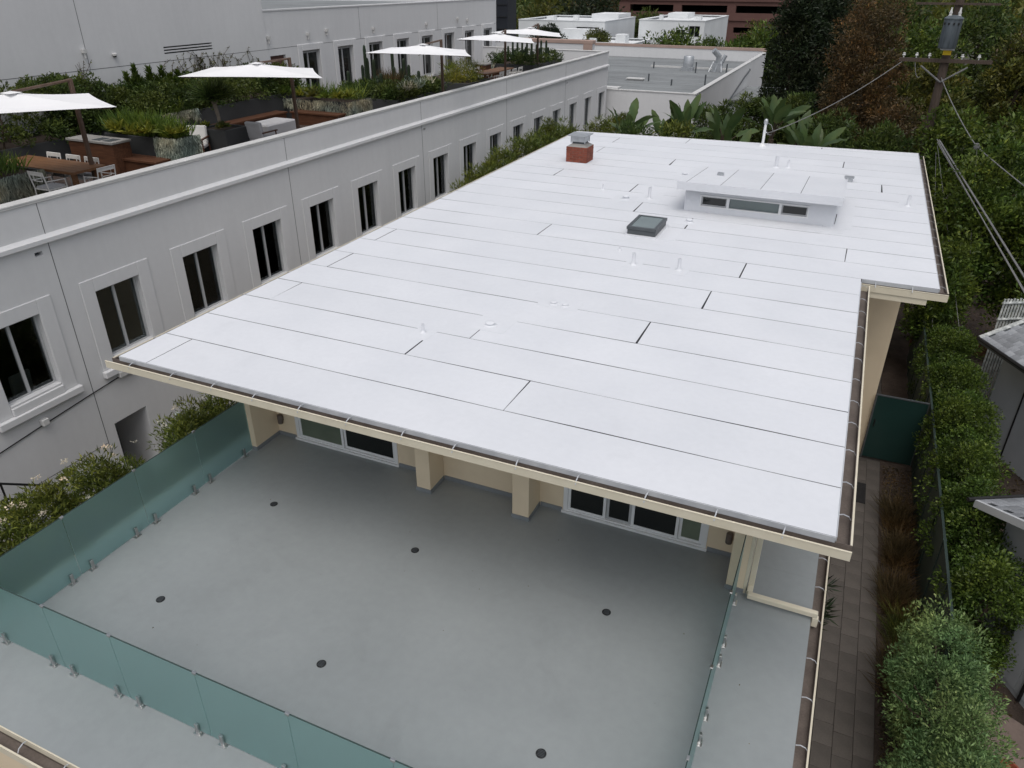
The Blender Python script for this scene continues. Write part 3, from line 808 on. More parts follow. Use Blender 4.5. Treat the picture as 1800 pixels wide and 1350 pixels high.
core = MB(); core.add([(-3.72, 18.2, 6.27), (0.0, 18.2, 6.27), (0.0, 21.1, 6.12), (-3.72, 21.1, 6.12), (-3.72, 18.2, drz(18.2)-0.004), (0.0, 18.2, drz(18.2)-0.004), (0.0, 21.1, drz(21.1)-0.004), (-3.72, 21.1, drz(21.1)-0.004)],
                      [(3,2,1,0),(4,5,6,7),(0,1,5,4),(1,2,6,5),(2,3,7,6),(3,0,4,7)])
core.build('dormer_roof', MT['seam'], DO)
fs_ = MB(); fs_.box((-3.735, 18.185, 6.268), (0.015, 18.199, 6.458)); fs_.add([(-3.735, 18.2, 6.27), (-3.721, 18.2, 6.27), (-3.721, 21.1, 6.12), (-3.735, 21.1, 6.12), (-3.735, 18.2, 6.455), (-3.721, 18.2, 6.455), (-3.721, 21.1, 6.237), (-3.735, 21.1, 6.237)], [(3,2,1,0),(4,5,6,7),(0,1,5,4),(1,2,6,5),(2,3,7,6),(3,0,4,7)])
fs_.add([(0.001, 18.2, 6.27), (0.015, 18.2, 6.27), (0.015, 21.1, 6.12), (0.001, 21.1, 6.12), (0.001, 18.2, 6.455), (0.015, 18.2, 6.455), (0.015, 21.1, 6.268), (0.001, 21.1, 6.268)], [(3,2,1,0),(4,5,6,7),(0,1,5,4),(1,2,6,5),(2,3,7,6),(3,0,4,7)])
fs_.build('fascia', MT['roof'], DO)
de = [-3.72, -3.52, -2.71, -1.80, -0.91, 0.0]
for i in range(5):
    a_, b_ = de[i] + (0.006 if i else 0), de[i+1] - (0.006 if i < 4 else 0)
    m = MB(); m.add([(a_, 18.2, drz(18.2)-0.003), (b_, 18.2, drz(18.2)-0.003), (b_, 21.1, drz(21.1)-0.003), (a_, 21.1, drz(21.1)-0.003), (a_, 18.2, drz(18.2)), (b_, 18.2, drz(18.2)), (b_, 21.1, drz(21.1)), (a_, 21.1, drz(21.1))],
                    [(3,2,1,0),(4,5,6,7),(0,1,5,4),(1,2,6,5),(2,3,7,6),(3,0,4,7)])
    m.build('roof_sheet', MT['roof'], DO)

# coated patches over the seams round the vents, the skylight, the chimney and the dormer
for (x, y, sx, sy) in [(-4.90, 10.32, 0.62, 0.70), (-5.78, 9.42, 0.34, 0.40), (-4.2, 11.55, 0.75, 0.42), (-3.59, 14.15, 0.34, 0.62), (-2.68, 14.18, 0.36, 0.66), (-4.62, 19.25, 0.55, 0.95), (-5.16, 18.95, 0.66, 0.60), (-3.30, 17.5, 0.5, 0.5),
                       (-3.95, 15.72, 1.10, 0.40), (-3.40, 16.4, 0.42, 0.95), (-7.76, 22.0, 1.5, 0.46), (-2.0, 24.45, 0.85, 0.5), (1.52, 21.25, 0.4, 0.55), (-1.8, 18.24, 3.9, 0.44), (0.12, 19.6, 0.36, 2.4), (-3.82, 19.6, 0.40, 2.4), (-4.35, 22.25, 0.6, 0.5)]:
    p = [(x - sx/2, y - sy/2), (x + sx/2, y - sy/2 + random.uniform(-0.02, 0.02)), (x + sx/2 + random.uniform(-0.02, 0.02), y + sy/2), (x - sx/2, y + sy/2)]
    MB().prism(p, ZR + 0.0006, ZR + 0.0026 + random.uniform(0, 0.0008)).build('roof_patch', MT['roof'], ROOF)

# small vents and pipes, all coated white
def vpipe(x, y, r, h, z=ZR, name='vent_pipe'):
    m = MB(); m.lathe([(0, 0), (r*2.4, 0.0), (r*2.2, 0.004), (r*1.2, 0.03), (r, 0.04), (r, h), (r*0.8, h), (r*0.8, h-0.03), (0, h-0.03)], (x, y, z), 14)
    return m.build(name, MT['roof'], ROOF, smooth=True)
def hood(x, y, s, h, z=ZR):
    m = MB(); m.lathe([(0, 0), (s*1.5, 0), (s*1.5, 0.008), (s*0.8, 0.03), (s*0.7, h*0.6), (s*1.05, h*0.62), (s*1.0, h*0.8), (s*0.3, h), (0, h)], (x, y, z), 14)
    return m.build('vent_hood', MT['roof'], ROOF, smooth=True)
for (x, y, r, h) in [(-5.79, 9.50, 0.025, 0.15), (-3.59, 14.08, 0.035, 0.24), (-2.68, 14.12, 0.035, 0.24), (-4.62, 19.2, 0.04, 0.30), (-2.06, 24.35, 0.05, 0.34), (-1.72, 24.5, 0.035, 0.22), (1.52, 21.2, 0.04, 0.26), (-6.01, 19.6, 0.025, 0.14), (-4.1, 14.82, 0.02, 0.06)]:
    vpipe(x, y, r, h)
for (x, y, s, h) in [(-4.92, 10.2, 0.08, 0.07), (-4.30, 11.5, 0.06, 0.055), (-4.08, 11.48, 0.055, 0.055), (-5.16, 18.9, 0.09, 0.11), (-3.21, 17.52, 0.08, 0.08), (-4.35, 22.2, 0.09, 0.09)]:
    hood(x, y, s, h)
m = MB(); m.box((-0.06, 23.3, ZR), (0.14, 23.5, ZR+0.10)); m.box((-0.09, 23.27, ZR+0.101), (0.17, 23.53, ZR+0.13)); m.build('vent_box', MT['galv'], ROOF)
m = MB(); m.box((-3.05, 19.7, drz(19.7)), (-2.9, 19.85, drz(19.7)+0.06)); m.build('vent_box', MT['galv'], DO)
# electric service mast
SM = MB(); SM.tube([(-2.89, 27.62, ZR-0.02), (-2.89, 27.62, 6.42)], 0.045, 12); SM.lathe([(0, 0), (0.12, 0), (0.11, 0.01), (0.06, 0.07), (0.045, 0.08), (0, 0.08)], (-2.89, 27.62, ZR), 14)
SMO = SM.build('service_mast', MT['vinyl'], H, smooth=True)
wh = MB(); wh.lathe([(0, 0), (0.06, 0.0), (0.07, 0.03), (0.07, 0.10), (0.05, 0.15), (0.02, 0.17), (0, 0.17)], (-2.89, 27.62, 6.42), 12); wh.tube([(-2.86, 27.6, 6.15), (-2.80, 27.6, 6.15)], 0.02, 8)
wh.build('weatherhead', MT['galv'], SMO, smooth=True)
lp = MB(); lp.tube([(-2.83, 27.6, 6.46), (-2.70, 27.6, 6.40), (-2.62, 27.6, 6.22), (-2.66, 27.6, 6.08), (-2.80, 27.6, 6.10)], 0.012, 6); lp.build('drip_loop', MT['cable'], SMO, smooth=True)

# ================================================================== GLASS BALUSTRADES
spm = MB(); spm.box((-0.058, -0.058, 0.0), (0.058, 0.058, 0.012)); spm.box((-0.025, -0.040, 0.0121), (0.025, -0.010, 0.17)); spm.box((-0.025, 0.012, 0.0121), (0.025, 0.040, 0.17)); spm.box((-0.025, -0.0099, 0.0121), (0.025, 0.0119, 0.028))
spig = spm.mesh('spigot', MT['steel'], bevel=0.003)
clipm = MB().box((-0.028, -0.016, -0.018), (0.028, 0.016, 0.018)).mesh('clip', MT['steel'], bevel=0.004)
def balustrade(label, p0, p1, joints_, spigs, rot, cat='glass railing'):
    B_ = thing('glass_balustrade', ((p0[0]+p1[0])/2, (p0[1]+p1[1])/2, 3.0), label, cat)
    al = 0 if abs(p1[0]-p0[0]) > abs(p1[1]-p0[1]) else 1
    e = [p0[al]] + joints_ + [p1[al]]
    for i in range(len(e) - 1):
        a_, b_ = e[i] + 0.006, e[i+1] - 0.006
        m = MB()
        if al == 0: m.box((a_, p0[1] - 0.006, 3.032), (b_, p0[1] + 0.006, 4.085))
        else: m.box((p0[0] - 0.006, a_, 3.032), (p0[0] + 0.006, b_, 4.085))
        gp_ = m.build('glass_panel', MT['frost'], B_)
        m = MB()
        if al == 0: m.box((a_, p0[1] - 0.0058, 4.0852), (b_, p0[1] + 0.0058, 4.092))
        else: m.box((p0[0] - 0.0058, a_, 4.0852), (p0[0] + 0.0058, b_, 4.092))
        m.build('polished_edge', MT['glassedge'], gp_)
        if i:
            q = (e[i], p0[1], 4.082) if al == 0 else (p0[0], e[i], 4.082)
            piece('clip', clipm, B_, q, (0, 0, rot))
    for s in spigs:
        q = (s, p0[1], 3.001) if al == 0 else (p0[0], s, 3.001)
        piece('spigot', spig, B_, q, (0, 0, rot))
balustrade('frosted green glass railing along the white flowering shrubs', (-9.14, 3.79), (-9.14, 8.70), [5.03, 6.28, 7.50], [4.05, 4.87, 5.21, 6.02, 6.40, 7.24, 7.60, 8.46], math.pi/2)
fj = [-7.86, -6.74, -5.45, -4.19, -2.92, -1.62]
fsn = [-8.96, -8.06, -7.69, -6.92, -6.56, -5.64, -5.27, -4.38, -4.0, -3.1, -2.73, -1.8, -1.42, -0.55]
balustrade('frosted teal glass railing across the front of the terrace', (-9.14, 3.765), (-0.31, 3.765), fj, fsn, 0)
balustrade('frosted glass railing seen edge on, beside the rain pipe', (-0.31, 3.79), (-0.31, 8.64), [4.95, 6.15, 7.40], [4.1, 4.75, 5.15, 6.0, 6.37, 7.23, 7.58, 8.41], math.pi/2)
# ================================================================== OFFICE BUILDING
OB = thing('office_building', (-18.0, 20.0, -0.3), 'long off white stucco office building with rows of dark windows and roof garden', 'building')
FX = -14.0
wy = [9.91 + 2.41 * k for k in range(-4, 15)]
WW, WZ0, WZ1 = 1.12, 3.37, 4.92
joints_y = [2.0, 9.22, 16.45, 23.68, 30.91, 38.14]
holes = [(y, y + WW, WZ0, WZ1) for y in wy]
holes += [(9.49, 10.37, -0.31, 1.90)]
holes += [(y, y + 0.16, 5.99, 6.07) for y in (8.90, 23.8, 38.3)]
fac = MB()
wall_grid(fac, lambda u, z, d: (FX - d, u, z), -8.0, 45.2, -0.31, 7.0, holes, 0.22)
WALL = fac.build('wall', MT['officewall'], OB)
# the joints: shallow V of sealant let into the stucco
def joint(a, b): MB().box(a, b).build('joint', MT['gap'], OB)
for y in joints_y:
    joint((FX - 0.01, y, 1.2), (FX + 0.003, y + 0.014, 6.2)); joint((FX - 0.01, y + 0.001, 6.36), (FX + 0.003, y + 0.013, 6.99))
joint((FX - 0.01, -8, 1.545), (FX + 0.0028, 9.20, 1.557))
b_ = MB(); b_.box((FX - 0.20, -8, 5.90), (FX - 0.16, 45.2, 7.0)); b_.box((-22, 44.98, 5.90), (FX - 0.201, 45.2, 7.0)); b_.build('parapet', MT['officewall'], OB)
b_ = MB(); b_.box((FX - 0.235, -8.0, 7.001), (FX + 0.03, 45.24, 7.04)); b_.box((FX + 0.002, -8, 6.965), (FX + 0.024, 45.2, 7.0)); b_.build('coping', MT['coping'], OB, bevel=0.008)
b_ = MB(); b_.box((-22, 44.95, 7.001), (FX - 0.236, 45.24, 7.04)); b_.build('coping', MT['coping'], OB, bevel=0.012)
c_ = MB(); pr = [(FX - 0.005, 6.22), (FX + 0.09, 6.22), (FX + 0.09, 6.30), (FX - 0.005, 6.37)]
v = [(x, -8.0, z) for x, z in pr] + [(x, 45.205, z) for x, z in pr]
c_.add(v, [(0,1,2,3),(7,6,5,4),(0,4,5,1),(1,5,6,2),(2,6,7,3),(3,7,4,0)]); c_.build('cornice', MT['officewall'], OB)
# inside: floor, back wall, ceiling, seen through the panes
i_ = MB(); i_.box((-18.2, -8, 2.40), (FX - 0.23, 45.1, 2.5)); i_.box((-18.4, -8, 2.5), (-18.2, 45.1, 5.6)); i_.box((-18.2, -8, 5.6), (FX - 0.23, 45.1, 5.7))
for y in (6.2, 13.9, 21.2, 28.4, 35.6): i_.box((-18.2, y, 2.501), (FX - 0.25, y + 0.12, 5.599))
i_.build('interior', MT['room'], OB)
d_ = MB(); d_.box((FX - 1.4, 9.30, -0.31), (FX - 1.3, 10.6, 2.0)); d_.box((FX - 1.3, 9.40, -0.31), (FX - 0.221, 9.485, 2.0)); d_.box((FX - 1.3, 10.375, -0.31), (FX - 0.221, 10.47, 2.0)); d_.box((FX - 1.3, 9.486, 1.905), (FX - 0.221, 10.374, 2.0))
d_.build('doorway', MT['officewall'], OB)
MB().box((FX - 1.29, 9.5, -0.3), (FX - 1.25, 10.36, 1.85)).build('door', MT['darkmetal'], OB)
# the windows
wf = MB(); t_ = 0.05
wf.box((-0.19, 0.002, 0.002), (-0.12, t_, 1.548)); wf.box((-0.19, WW - t_, 0.002), (-0.12, WW - 0.002, 1.548)); wf.box((-0.19, t_, 0.002), (-0.12, WW - t_, t_)); wf.box((-0.19, t_, 1.548 - t_), (-0.12, WW - t_, 1.548))
wf.box((-0.185, WW*0.47 - 0.028, t_ + 0.0005), (-0.115, WW*0.47 + 0.028, 1.5475 - t_))
wfm = wf.mesh('window', MT['winframe'])
pL = MB().box((-0.158, t_ - 0.005, t_ - 0.005), (-0.152, WW*0.47 - 0.025, 1.553 - t_)).mesh('pane', MT['clear'])
pR = MB().box((-0.158, WW*0.47 + 0.025, t_ - 0.005), (-0.152, WW - t_ + 0.005, 1.553 - t_)).mesh('pane', MT['clear'])
su = MB(); q = 0.024
su.box((0.0, -0.32, -0.19), (q, -0.002, 1.85)); su.box((0.0, WW + 0.002, -0.19), (q, WW + 0.32, 1.85)); su.box((0.0, -0.0019, 1.552), (q, WW + 0.0019, 1.85))
sum_ = su.mesh('surround', MT['officewall'], bevel=0.02)
sl = MB(); sl.box((-0.118, 0.003, -0.02), (0.02, WW - 0.003, 0.03)); sl.box((0.001, -0.003, -0.188), (0.065, WW + 0.003, -0.021)); sl.box((0.001, -0.36, -0.34), (0.12, WW + 0.36, -0.1905))
slm = sl.mesh('sill', MT['officewall'], bevel=0.012)
BL = {2: 0.35, 3: 1.25, 5: 0.6, 6: 1.45, 7: 0.9, 9: 0.4, 10: 1.5, 12: 0.8, 13: 1.2}
for y in wy:
    o = piece('window', wfm, OB, (FX, y, WZ0))
    for n_, me in (('pane', pL), ('pane', pR), ('surround', sum_), ('sill', slm)): link(n_, me, o)
    ki = int(round((y - 9.91)/2.41))
    if ki in BL:
        h_ = BL[ki]; MB().box((-0.262, 0.02, 1.60 - h_), (-0.256, WW - 0.02, 1.60)).build('blind', MT['blind'], o, local=True)
# small fittings on the facade
for y in (8.90, 23.8, 38.3): MB().box((FX - 0.16, y + 0.003, 5.992), (FX - 0.12, y + 0.157, 6.068)).build('scupper', MT['darkmetal'], OB)
for (y, z) in ((7.93, 2.80), (9.86, 2.98)):
    l = MB().box((FX + 0.002, y, z - 0.07), (FX + 0.13, y + (0.14 if z < 2.9 else 0.42), z + 0.07)).build('wall_light', MT['coping'], OB, bevel=0.01)
m = MB(); m.tube([(FX + 0.02, 10.30, 3.05), (FX + 0.02, 10.26, 2.93), (FX + 0.02, 9.2, 2.84), (FX + 0.02, 7.8, 2.70), (FX + 0.02, 6.2, 2.52), (FX + 0.02, 0, 2.2)], 0.012, 6); m.build('conduit', MT['black'], OB, smooth=True)

# upper set-back storeys
UX = -22.0
uw = [27.74 + 2.485 * k for k in range(8)]
UW = 1.17
uh = [(y, y + UW, 6.02, 8.0) for y in uw] + [(25.72, 26.66, 6.02, 7.96)]
sl_h = [(20.40, 22.64, z, z + 0.045) for z in (8.44, 8.53, 8.62)]
up = MB()
wall_grid(up, lambda u, z, d: (UX - d, u, z), 25.55, 47.0, 5.90, 9.57, uh, 0.22)
wall_grid(up, lambda u, z, d: (UX + 0.06 - d, u, z), -8.0, 25.55, 5.90, 15.0, sl_h, 0.06)
up.box((UX - 0.3, 25.551, 9.57), (UX + 0.001, 47.0, 9.60)) if False else None
up.add([(UX, 25.55, 9.57), (UX + 0.06, 25.55, 9.57), (UX + 0.06, 25.55, 5.9), (UX, 25.55, 5.9)], [(0, 1, 2, 3)])
up.add([(UX + 0.06, 25.55, 9.0), (UX + 0.06, 25.55, 15.0), (-40, 25.55, 15.0), (-40, 25.55, 9.0)], [(0, 1, 2, 3)])
up.add([(UX, 47.0, 0), (UX, 47.0, 9.57), (-40, 47.0, 9.57), (-40, 47.0, 0)], [(0, 1, 2, 3)])
up.build('upper_wall', MT['officewall'], OB)
m = MB(); m.box((-40, 25.56, 9.30), (UX - 0.30, 46.7, 9.36)); m.build('upper_roof', MT['greyroof'], OB)
m = MB(); m.box((UX - 0.30, 25.56, 9.30), (UX - 0.231, 46.99, 9.569)); m.box((UX - 0.32, 25.56, 9.571), (UX + 0.03, 47.03, 9.62)); m.box((-40, 46.7, 9.30), (UX - 0.321, 46.99, 9.62)); m.build('upper_parapet', MT['officewall'], OB)
joint((UX + 0.05, -8, 8.215), (UX + 0.0630, 25.54, 8.229)); joint((UX - 0.01, 25.56, 8.215), (UX + 0.003, 46.9, 8.229))
joint((UX + 0.05, 17.40, 5.96), (UX + 0.0632, 17.414, 8.214)); joint((UX + 0.05, 17.40, 8.23), (UX + 0.0632, 17.414, 14.9))
for y in (32.1, 39.5): joint((UX - 0.01, y, 8.23), (UX + 0.0031, y + 0.014, 9.56))
m = MB(); m.box((UX - 0.004, 20.40, 8.44), (UX + 0.0, 22.64, 8.665)); m.build('louvre', MT['black'], OB)
uf = MB(); HH = 1.98
uf.box((-0.19, 0.002, 0.002), (-0.12, t_, HH)); uf.box((-0.19, UW - t_, 0.002), (-0.12, UW - 0.002, HH)); uf.box((-0.19, t_, 0.002), (-0.12, UW - t_, 0.10)); uf.box((-0.19, t_, HH - 0.1), (-0.12, UW - t_, HH)); uf.box((-0.187, UW*0.42 - 0.035, 0.1005), (-0.117, UW*0.42 + 0.035, HH - 0.1005))
ufm = uf.mesh('window', MT['winframe'])
uP = [MB().box((-0.158, t_ - 0.005, 0.096), (-0.152, UW*0.42 - 0.03, HH - 0.096)).mesh('pane', MT['darkglass']), MB().box((-0.158, UW*0.42 + 0.03, 0.096), (-0.152, UW - t_ + 0.005, HH - 0.096)).mesh('pane', MT['darkglass'])]
su = MB(); su.box((0.001, -0.30, 0.0), (0.045, -0.002, 2.25)); su.box((0.001, UW + 0.002, 0.0), (0.045, UW + 0.30, 2.25)); su.box((0.001, -0.0019, 1.985), (0.045, UW + 0.0019, 2.25))
usm = su.mesh('surround', MT['officewall'], bevel=0.018)
for y in uw:
    o = piece('window', ufm, OB, (UX, y, 6.02))
    for me in uP: link('pane', me, o)
    link('surround', usm, o)
m = MB(); m.box((UX - 0.16, 25.73, 6.03), (UX - 0.12, 26.65, 7.95)); m.build('roller_door', MT['brown'], OB)
lm = MB(); lm.box((0.0, -0.06, -0.02), (0.12, 0.06, 0.09)); lm.tube([(0.06, 0, -0.02), (0.06, 0, -0.16)], 0.035, 8)
lmm = lm.mesh('wall_light', MT['coping'])
for (y, z) in [(17.3, 8.72), (25.7, 8.60), (28.2, 8.60), (29.5, 8.68), (33.15, 8.57), (38.2, 8.55), (41.75, 8.66), (42.95, 8.55)]:
    o = piece('wall_light', lmm, OB, (UX + (0.063 if y < 25.5 else 0.003), y, z))
sc_ = MB(); sc_.lathe([(0, 0), (0.05, 0.0), (0.05, 0.04), (0.0, 0.05)], (0, 0, 0), 10); scm = sc_.mesh('sconce', MT['darkmetal'])
for y in (24.6, 27.25, 34.5, 44.4): piece('sconce', scm, OB, (UX + (0.12 if y < 25.5 else 0.07), y, 7.45))
m = MB(); m.lathe([(0, 0.06), (0.07, 0.05), (0.075, 0.1), (0.04, 0.13), (0, 0.13)], (UX + 0.12, 18.36, 8.50), 12); o = m.build('security_camera', MT['coping'], OB, smooth=True)
m = MB(); m.lathe([(0, 0.0), (0.04, 0.01), (0.058, 0.049), (0, 0.049)], (UX + 0.12, 18.36, 8.50), 12); m.build('dome', MT['black'], o, smooth=True)
m = MB(); m.box((-21.99, -8, 5.60), (FX - 0.205, 44.97, 5.95)); m.build('terrace_deck', MT['decking'], OB)
m = MB(); m.box((-21.0, 25.2, 5.951), (FX - 0.35, 26.7, 5.962)); m.box((-20.5, 43.6, 5.951), (FX - 0.35, 44.9, 5.962)); m.build('terrace_paving', MT['alley'], OB)

# office chair seen through the nearest window
OC = thing('office_chair', (-14.85, 8.20, 2.5), 'pale office chair behind the nearest office window', 'chair')
m = MB(); m.cbox((-14.85, 8.20, 3.02), (0.48, 0.46, 0.08)); m.build('seat', MT['cushion'], OC, bevel=0.03)
m = MB(); m.cbox((-14.62, 8.20, 3.40), (0.07, 0.46, 0.58), 0, 0, 0.12); m.build('backrest', MT['cushion'], OC, bevel=0.03)
m = MB(); m.tube([(-14.85, 8.20, 2.58), (-14.85, 8.20, 2.98)], 0.03, 8)
for k in range(5): m.tube([(-14.85, 8.20, 2.60), (-14.85 + 0.28*math.cos(k*1.2566), 8.20 + 0.28*math.sin(k*1.2566), 2.54)], [0.03, 0.018], 6)
m.build('base', MT['darkmetal'], OC)
for s in (-1, 1):
    m = MB(); m.tube([(-14.75, 8.20 + s*0.25, 3.0), (-14.72, 8.20 + s*0.27, 3.22), (-14.98, 8.20 + s*0.27, 3.22)], 0.018, 6); m.build('armrest', MT['cushion'], OC)

# stair railing in the alley
SR = thing('stair_railing', (-12.0, 6.0, -0.3), 'black metal stair handrail in the alley below the flowering shrubs', 'railing')
for j, dy in enumerate((0.0, -0.55)):
    m = MB(); m.tube([(-12.0, 4.2, 3.28 - 0.32*j), (-12.0, 5.86, 3.26 - 0.32*j), (-12.0, 6.8, 2.58 - 0.32*j), (-12.0, 6.9, 2.52 - 0.32*j)], 0.022, 8); m.build('handrail', MT['black'], SR, smooth=True)
for (y, z) in ((4.3, 3.27), (5.86, 3.25), (6.8, 2.57)):
    m = MB(); m.tube([(-12.0, y, -0.3), (-12.0, y, z)], 0.018, 8); m.build('post', MT['black'], SR)
st = MB(); st.box((-13.9, -2.0, -0.3), (-12.25, 5.6, 1.9))
for k in range(8): st.box((-13.9, 5.6 + k*0.28, -0.3), (-12.25, 5.6 + (k+1)*0.28 - 0.001, 1.9 - (k+1)*0.2))
tag(st.build('alley_stair', MT['alley']), 'concrete stair and landing behind the black handrail', 'stair')

# ================================================================== ROOF GARDEN
DZ = 5.95
def planter(x0, x1, y0, y1, z1, label, wall=0.06):
    t = thing('planter', ((x0+x1)/2, (y0+y1)/2, DZ), label, 'planter')
    m = MB(); m.box((x0, y0, DZ+0.002), (x1, y0+wall, z1)); m.box((x0, y1-wall, DZ+0.002), (x1, y1, z1)); m.box((x0, y0+wall+0.0005, DZ+0.002), (x0+wall, y1-wall-0.0005, z1)); m.box((x1-wall, y0+wall+0.0005, DZ+0.002), (x1, y1-wall-0.0005, z1))
    m.build('box', MT['planter'], t, bevel=0.008)
    MB().box((x0+wall, y0+wall, DZ+0.01), (x1-wall, y1-wall, z1-0.06)).build('soil', MT['soil'], t)
    return t
planter(-21.9, -20.3, 8.0, 16.4, 6.75, 'long charcoal planter under the hedge at the far left')
planter(-18.9, -17.5, 10.5, 11.95, 6.72, 'charcoal planter with silver trailing plant beside the dining table')
planter(-19.4, -16.7, 15.32, 16.1, 6.88, 'charcoal planter behind the stone topped counter')
planter(-21.9, -19.9, 16.9, 24.9, 6.92, 'long dark planter wall behind the lounge seating')
planter(-18.3, -17.2, 17.65, 18.65, 6.72, 'square charcoal planter holding the dragon tree')
planter(-20.85, -17.0, 23.7, 25.1, 6.75, 'charcoal planter full of yellow succulents behind the lounge')
planter(-19.6, -16.9, 26.85, 30.6, 6.45, 'wide dark planter of tall cacti beside the pale paving')
planter(-18.4, -16.4, 32.0, 34.3, 6.55, 'dark planter under the rounded yellow green grass')
planter(-18.9, -16.2, 39.2, 43.4, 6.7, 'farthest dark planter with a row of cacti')

def hedge(a, b, n, cr, per, leaf, mat, label, seed, name='hedge', cat='hedge'):
    return shrub_box(name, label, a, b, n, cr, per, leaf, mat, cat, None, seed)
hedge((-21.85, 8.2, 6.65), (-20.3, 16.3, 8.05), 330, 0.28, 130, (0.09, 0.05), MT['lf_mid'], 'tall dark clipped hedge against the upper wall at far left', 21)
hedge((-21.85, 16.9, 6.8), (-20.0, 20.4, 7.65), 160, 0.28, 120, (0.09, 0.05), MT['lf_mid'], 'dark green hedge below the cypress spires', 22)
hedge((-21.85, 20.5, 6.8), (-20.0, 24.9, 7.65), 190, 0.28, 120, (0.09, 0.05), MT['lf_mid'], 'dark green hedge under the second white parasol', 23)
# cypress spires
for i, (x, y, h, lb) in enumerate([(-21.2, 17.35, 7.75, 'shortest dark cypress spire left of the group'), (-21.0, 18.2, 8.28, 'tallest slim cypress spire of the group'), (-21.0, 18.75, 8.18, 'slim cypress spire just right of the tallest'), (-21.1, 19.35, 8.12, 'bright tipped cypress spire above the green hedge'), (-21.0, 19.9, 7.95, 'rightmost cypress spire beside the bare twigs')]):
    rng = np.random.default_rng(40 + i)
    t = thing('cypress', (x, y, 6.85), lb, 'shrub', 'cypress spires by the wall')
    n = 2600
    k = rng.uniform(0, 1, n) ** 1.1
    ld = rng.integers(0, 5, n)
    lx = np.append(0, rng.normal(size=4) * 0.16)[ld]; ly = np.append(0, rng.normal(size=4) * 0.20)[ld]; lh = np.append(1, rng.uniform(0.45, 0.85, 4))[ld]
    rad = 0.24 * (1 - k) ** 0.9 * rng.uniform(0.2, 1, n) + 0.012
    th = rng.uniform(0, 6.283, n)
    P = np.stack([x + lx*(0.4+0.6*k) + np.cos(th)*rad, y + ly*(0.4+0.6*k) + np.sin(th)*rad, 6.85 + k*lh*(h - 6.85)], 1)
    D = np.stack([np.cos(th)*0.5, np.sin(th)*0.5, np.ones(n)], 1) + rng.normal(size=(n, 3))*0.25
    leaf_object('crown', P, D, 0.14, 0.045, MT['lf_hedge'], t, 0.2, rng)
    m = MB(); m.tube([(x, y, 6.85), (x, y, h - 0.2)], [0.03, 0.008], 6); m.build('trunk', MT['bark'], t)
# bare climbing twigs on the upper wall
def twigs(label, y0, y1, z0, z1, n, seed, x=-21.88):
    rng = np.random.default_rng(seed)
    t = thing('climbing_vine', (x, (y0+y1)/2, z0), label, 'vine')
    m = MB(); P = []; D = []
    for i in range(n):
        y = rng.uniform(y0, y1); h = rng.uniform(0.55, 1.0) * (z1 - z0)
        pts = [(x + rng.normal()*0.02, y + rng.normal()*0.05*k, z0 + h*k/4) for k in range(5)]
        m.tube(pts, [0.014, 0.012, 0.01, 0.008, 0.005], 5)
        for k in range(15):
            f_ = rng.uniform(0.05, 1); q = pts[min(int(f_*4), 3)]; q2 = pts[min(int(f_*4)+1, 4)]
            s = f_*4 - int(f_*4)
            P.append([q[a]*(1-s) + q2[a]*s for a in range(3)]); D.append([abs(rng.normal())*0.4, rng.normal(), rng.normal()*0.5 + 0.3])
    m.build('stem', MT['twig'], t)
    leaf_object('foliage', P, D, 0.075, 0.045, MT['lf_olive'], t, 0.2, rng)
twigs('bare twiggy vine climbing the wall beside the first parasol mast', 16.3, 17.3, 6.9, 8.55, 12, 51)
twigs('thin bare twigs climbing the wall left of the denser vine', 20.0, 20.8, 7.4, 8.45, 7, 52)
twigs('dense twiggy vine on the wall above the second parasol', 21.0, 23.2, 7.4, 8.50, 30, 53)
twigs('sparse vine twigs on the wall near the brown roller door', 23.4, 25.2, 7.4, 8.40, 8, 54)

def trailing(label, pts, seed, drop=0.6, n=900):
    """silver curtain of thin strands hanging over a planter rim"""
    rng = np.random.default_rng(seed)
    t = thing('trailing_plant', (pts[0][0], pts[0][1], pts[0][2] - drop), label, 'plant')
    P = []; D = []
    for i in range(n):
        k = rng.uniform(0, len(pts) - 1.001); a_ = int(k); s = k - a_
        p = [pts[a_][q]*(1-s) + pts[a_+1][q]*s for q in range(3)]
        dr = drop * (0.45 + 0.55*abs(math.sin(k*7.3 + seed))) * rng.uniform(0, 1)
        P.append([p[0] + rng.normal()*0.02 + 0.02, p[1] + rng.normal()*0.02 - 0.02, p[2] + 0.05 - dr]); D.append([rng.normal()*0.25 + 0.15, rng.normal()*0.25 - 0.1, -1])
    leaf_object('foliage', P, D, 0.15, 0.02, MT['lf_silver'], t, 0.2, rng)
trailing('silver trailing plant over the planter left of the dining chairs', [(-18.9, 10.48, 6.72), (-17.5, 10.48, 6.72), (-17.48, 11.95, 6.72)], 61, 0.72, 5200)
trailing('silver trailing plant curtain left of the white cushioned armchair', [(-17.45, 15.27, 6.90), (-16.66, 15.27, 6.90), (-16.64, 16.1, 6.90)], 62, 0.85, 4200)
trailing('silver trailing mound behind the armchair', [(-19.9, 16.95, 6.95), (-19.86, 19.4, 6.95)], 63, 0.35, 3000)
trailing('grey trailing strands over the yellow succulent planter', [(-20.85, 23.68, 6.75), (-17.0, 23.68, 6.75), (-16.98, 25.1, 6.75)], 64, 0.55, 4200)

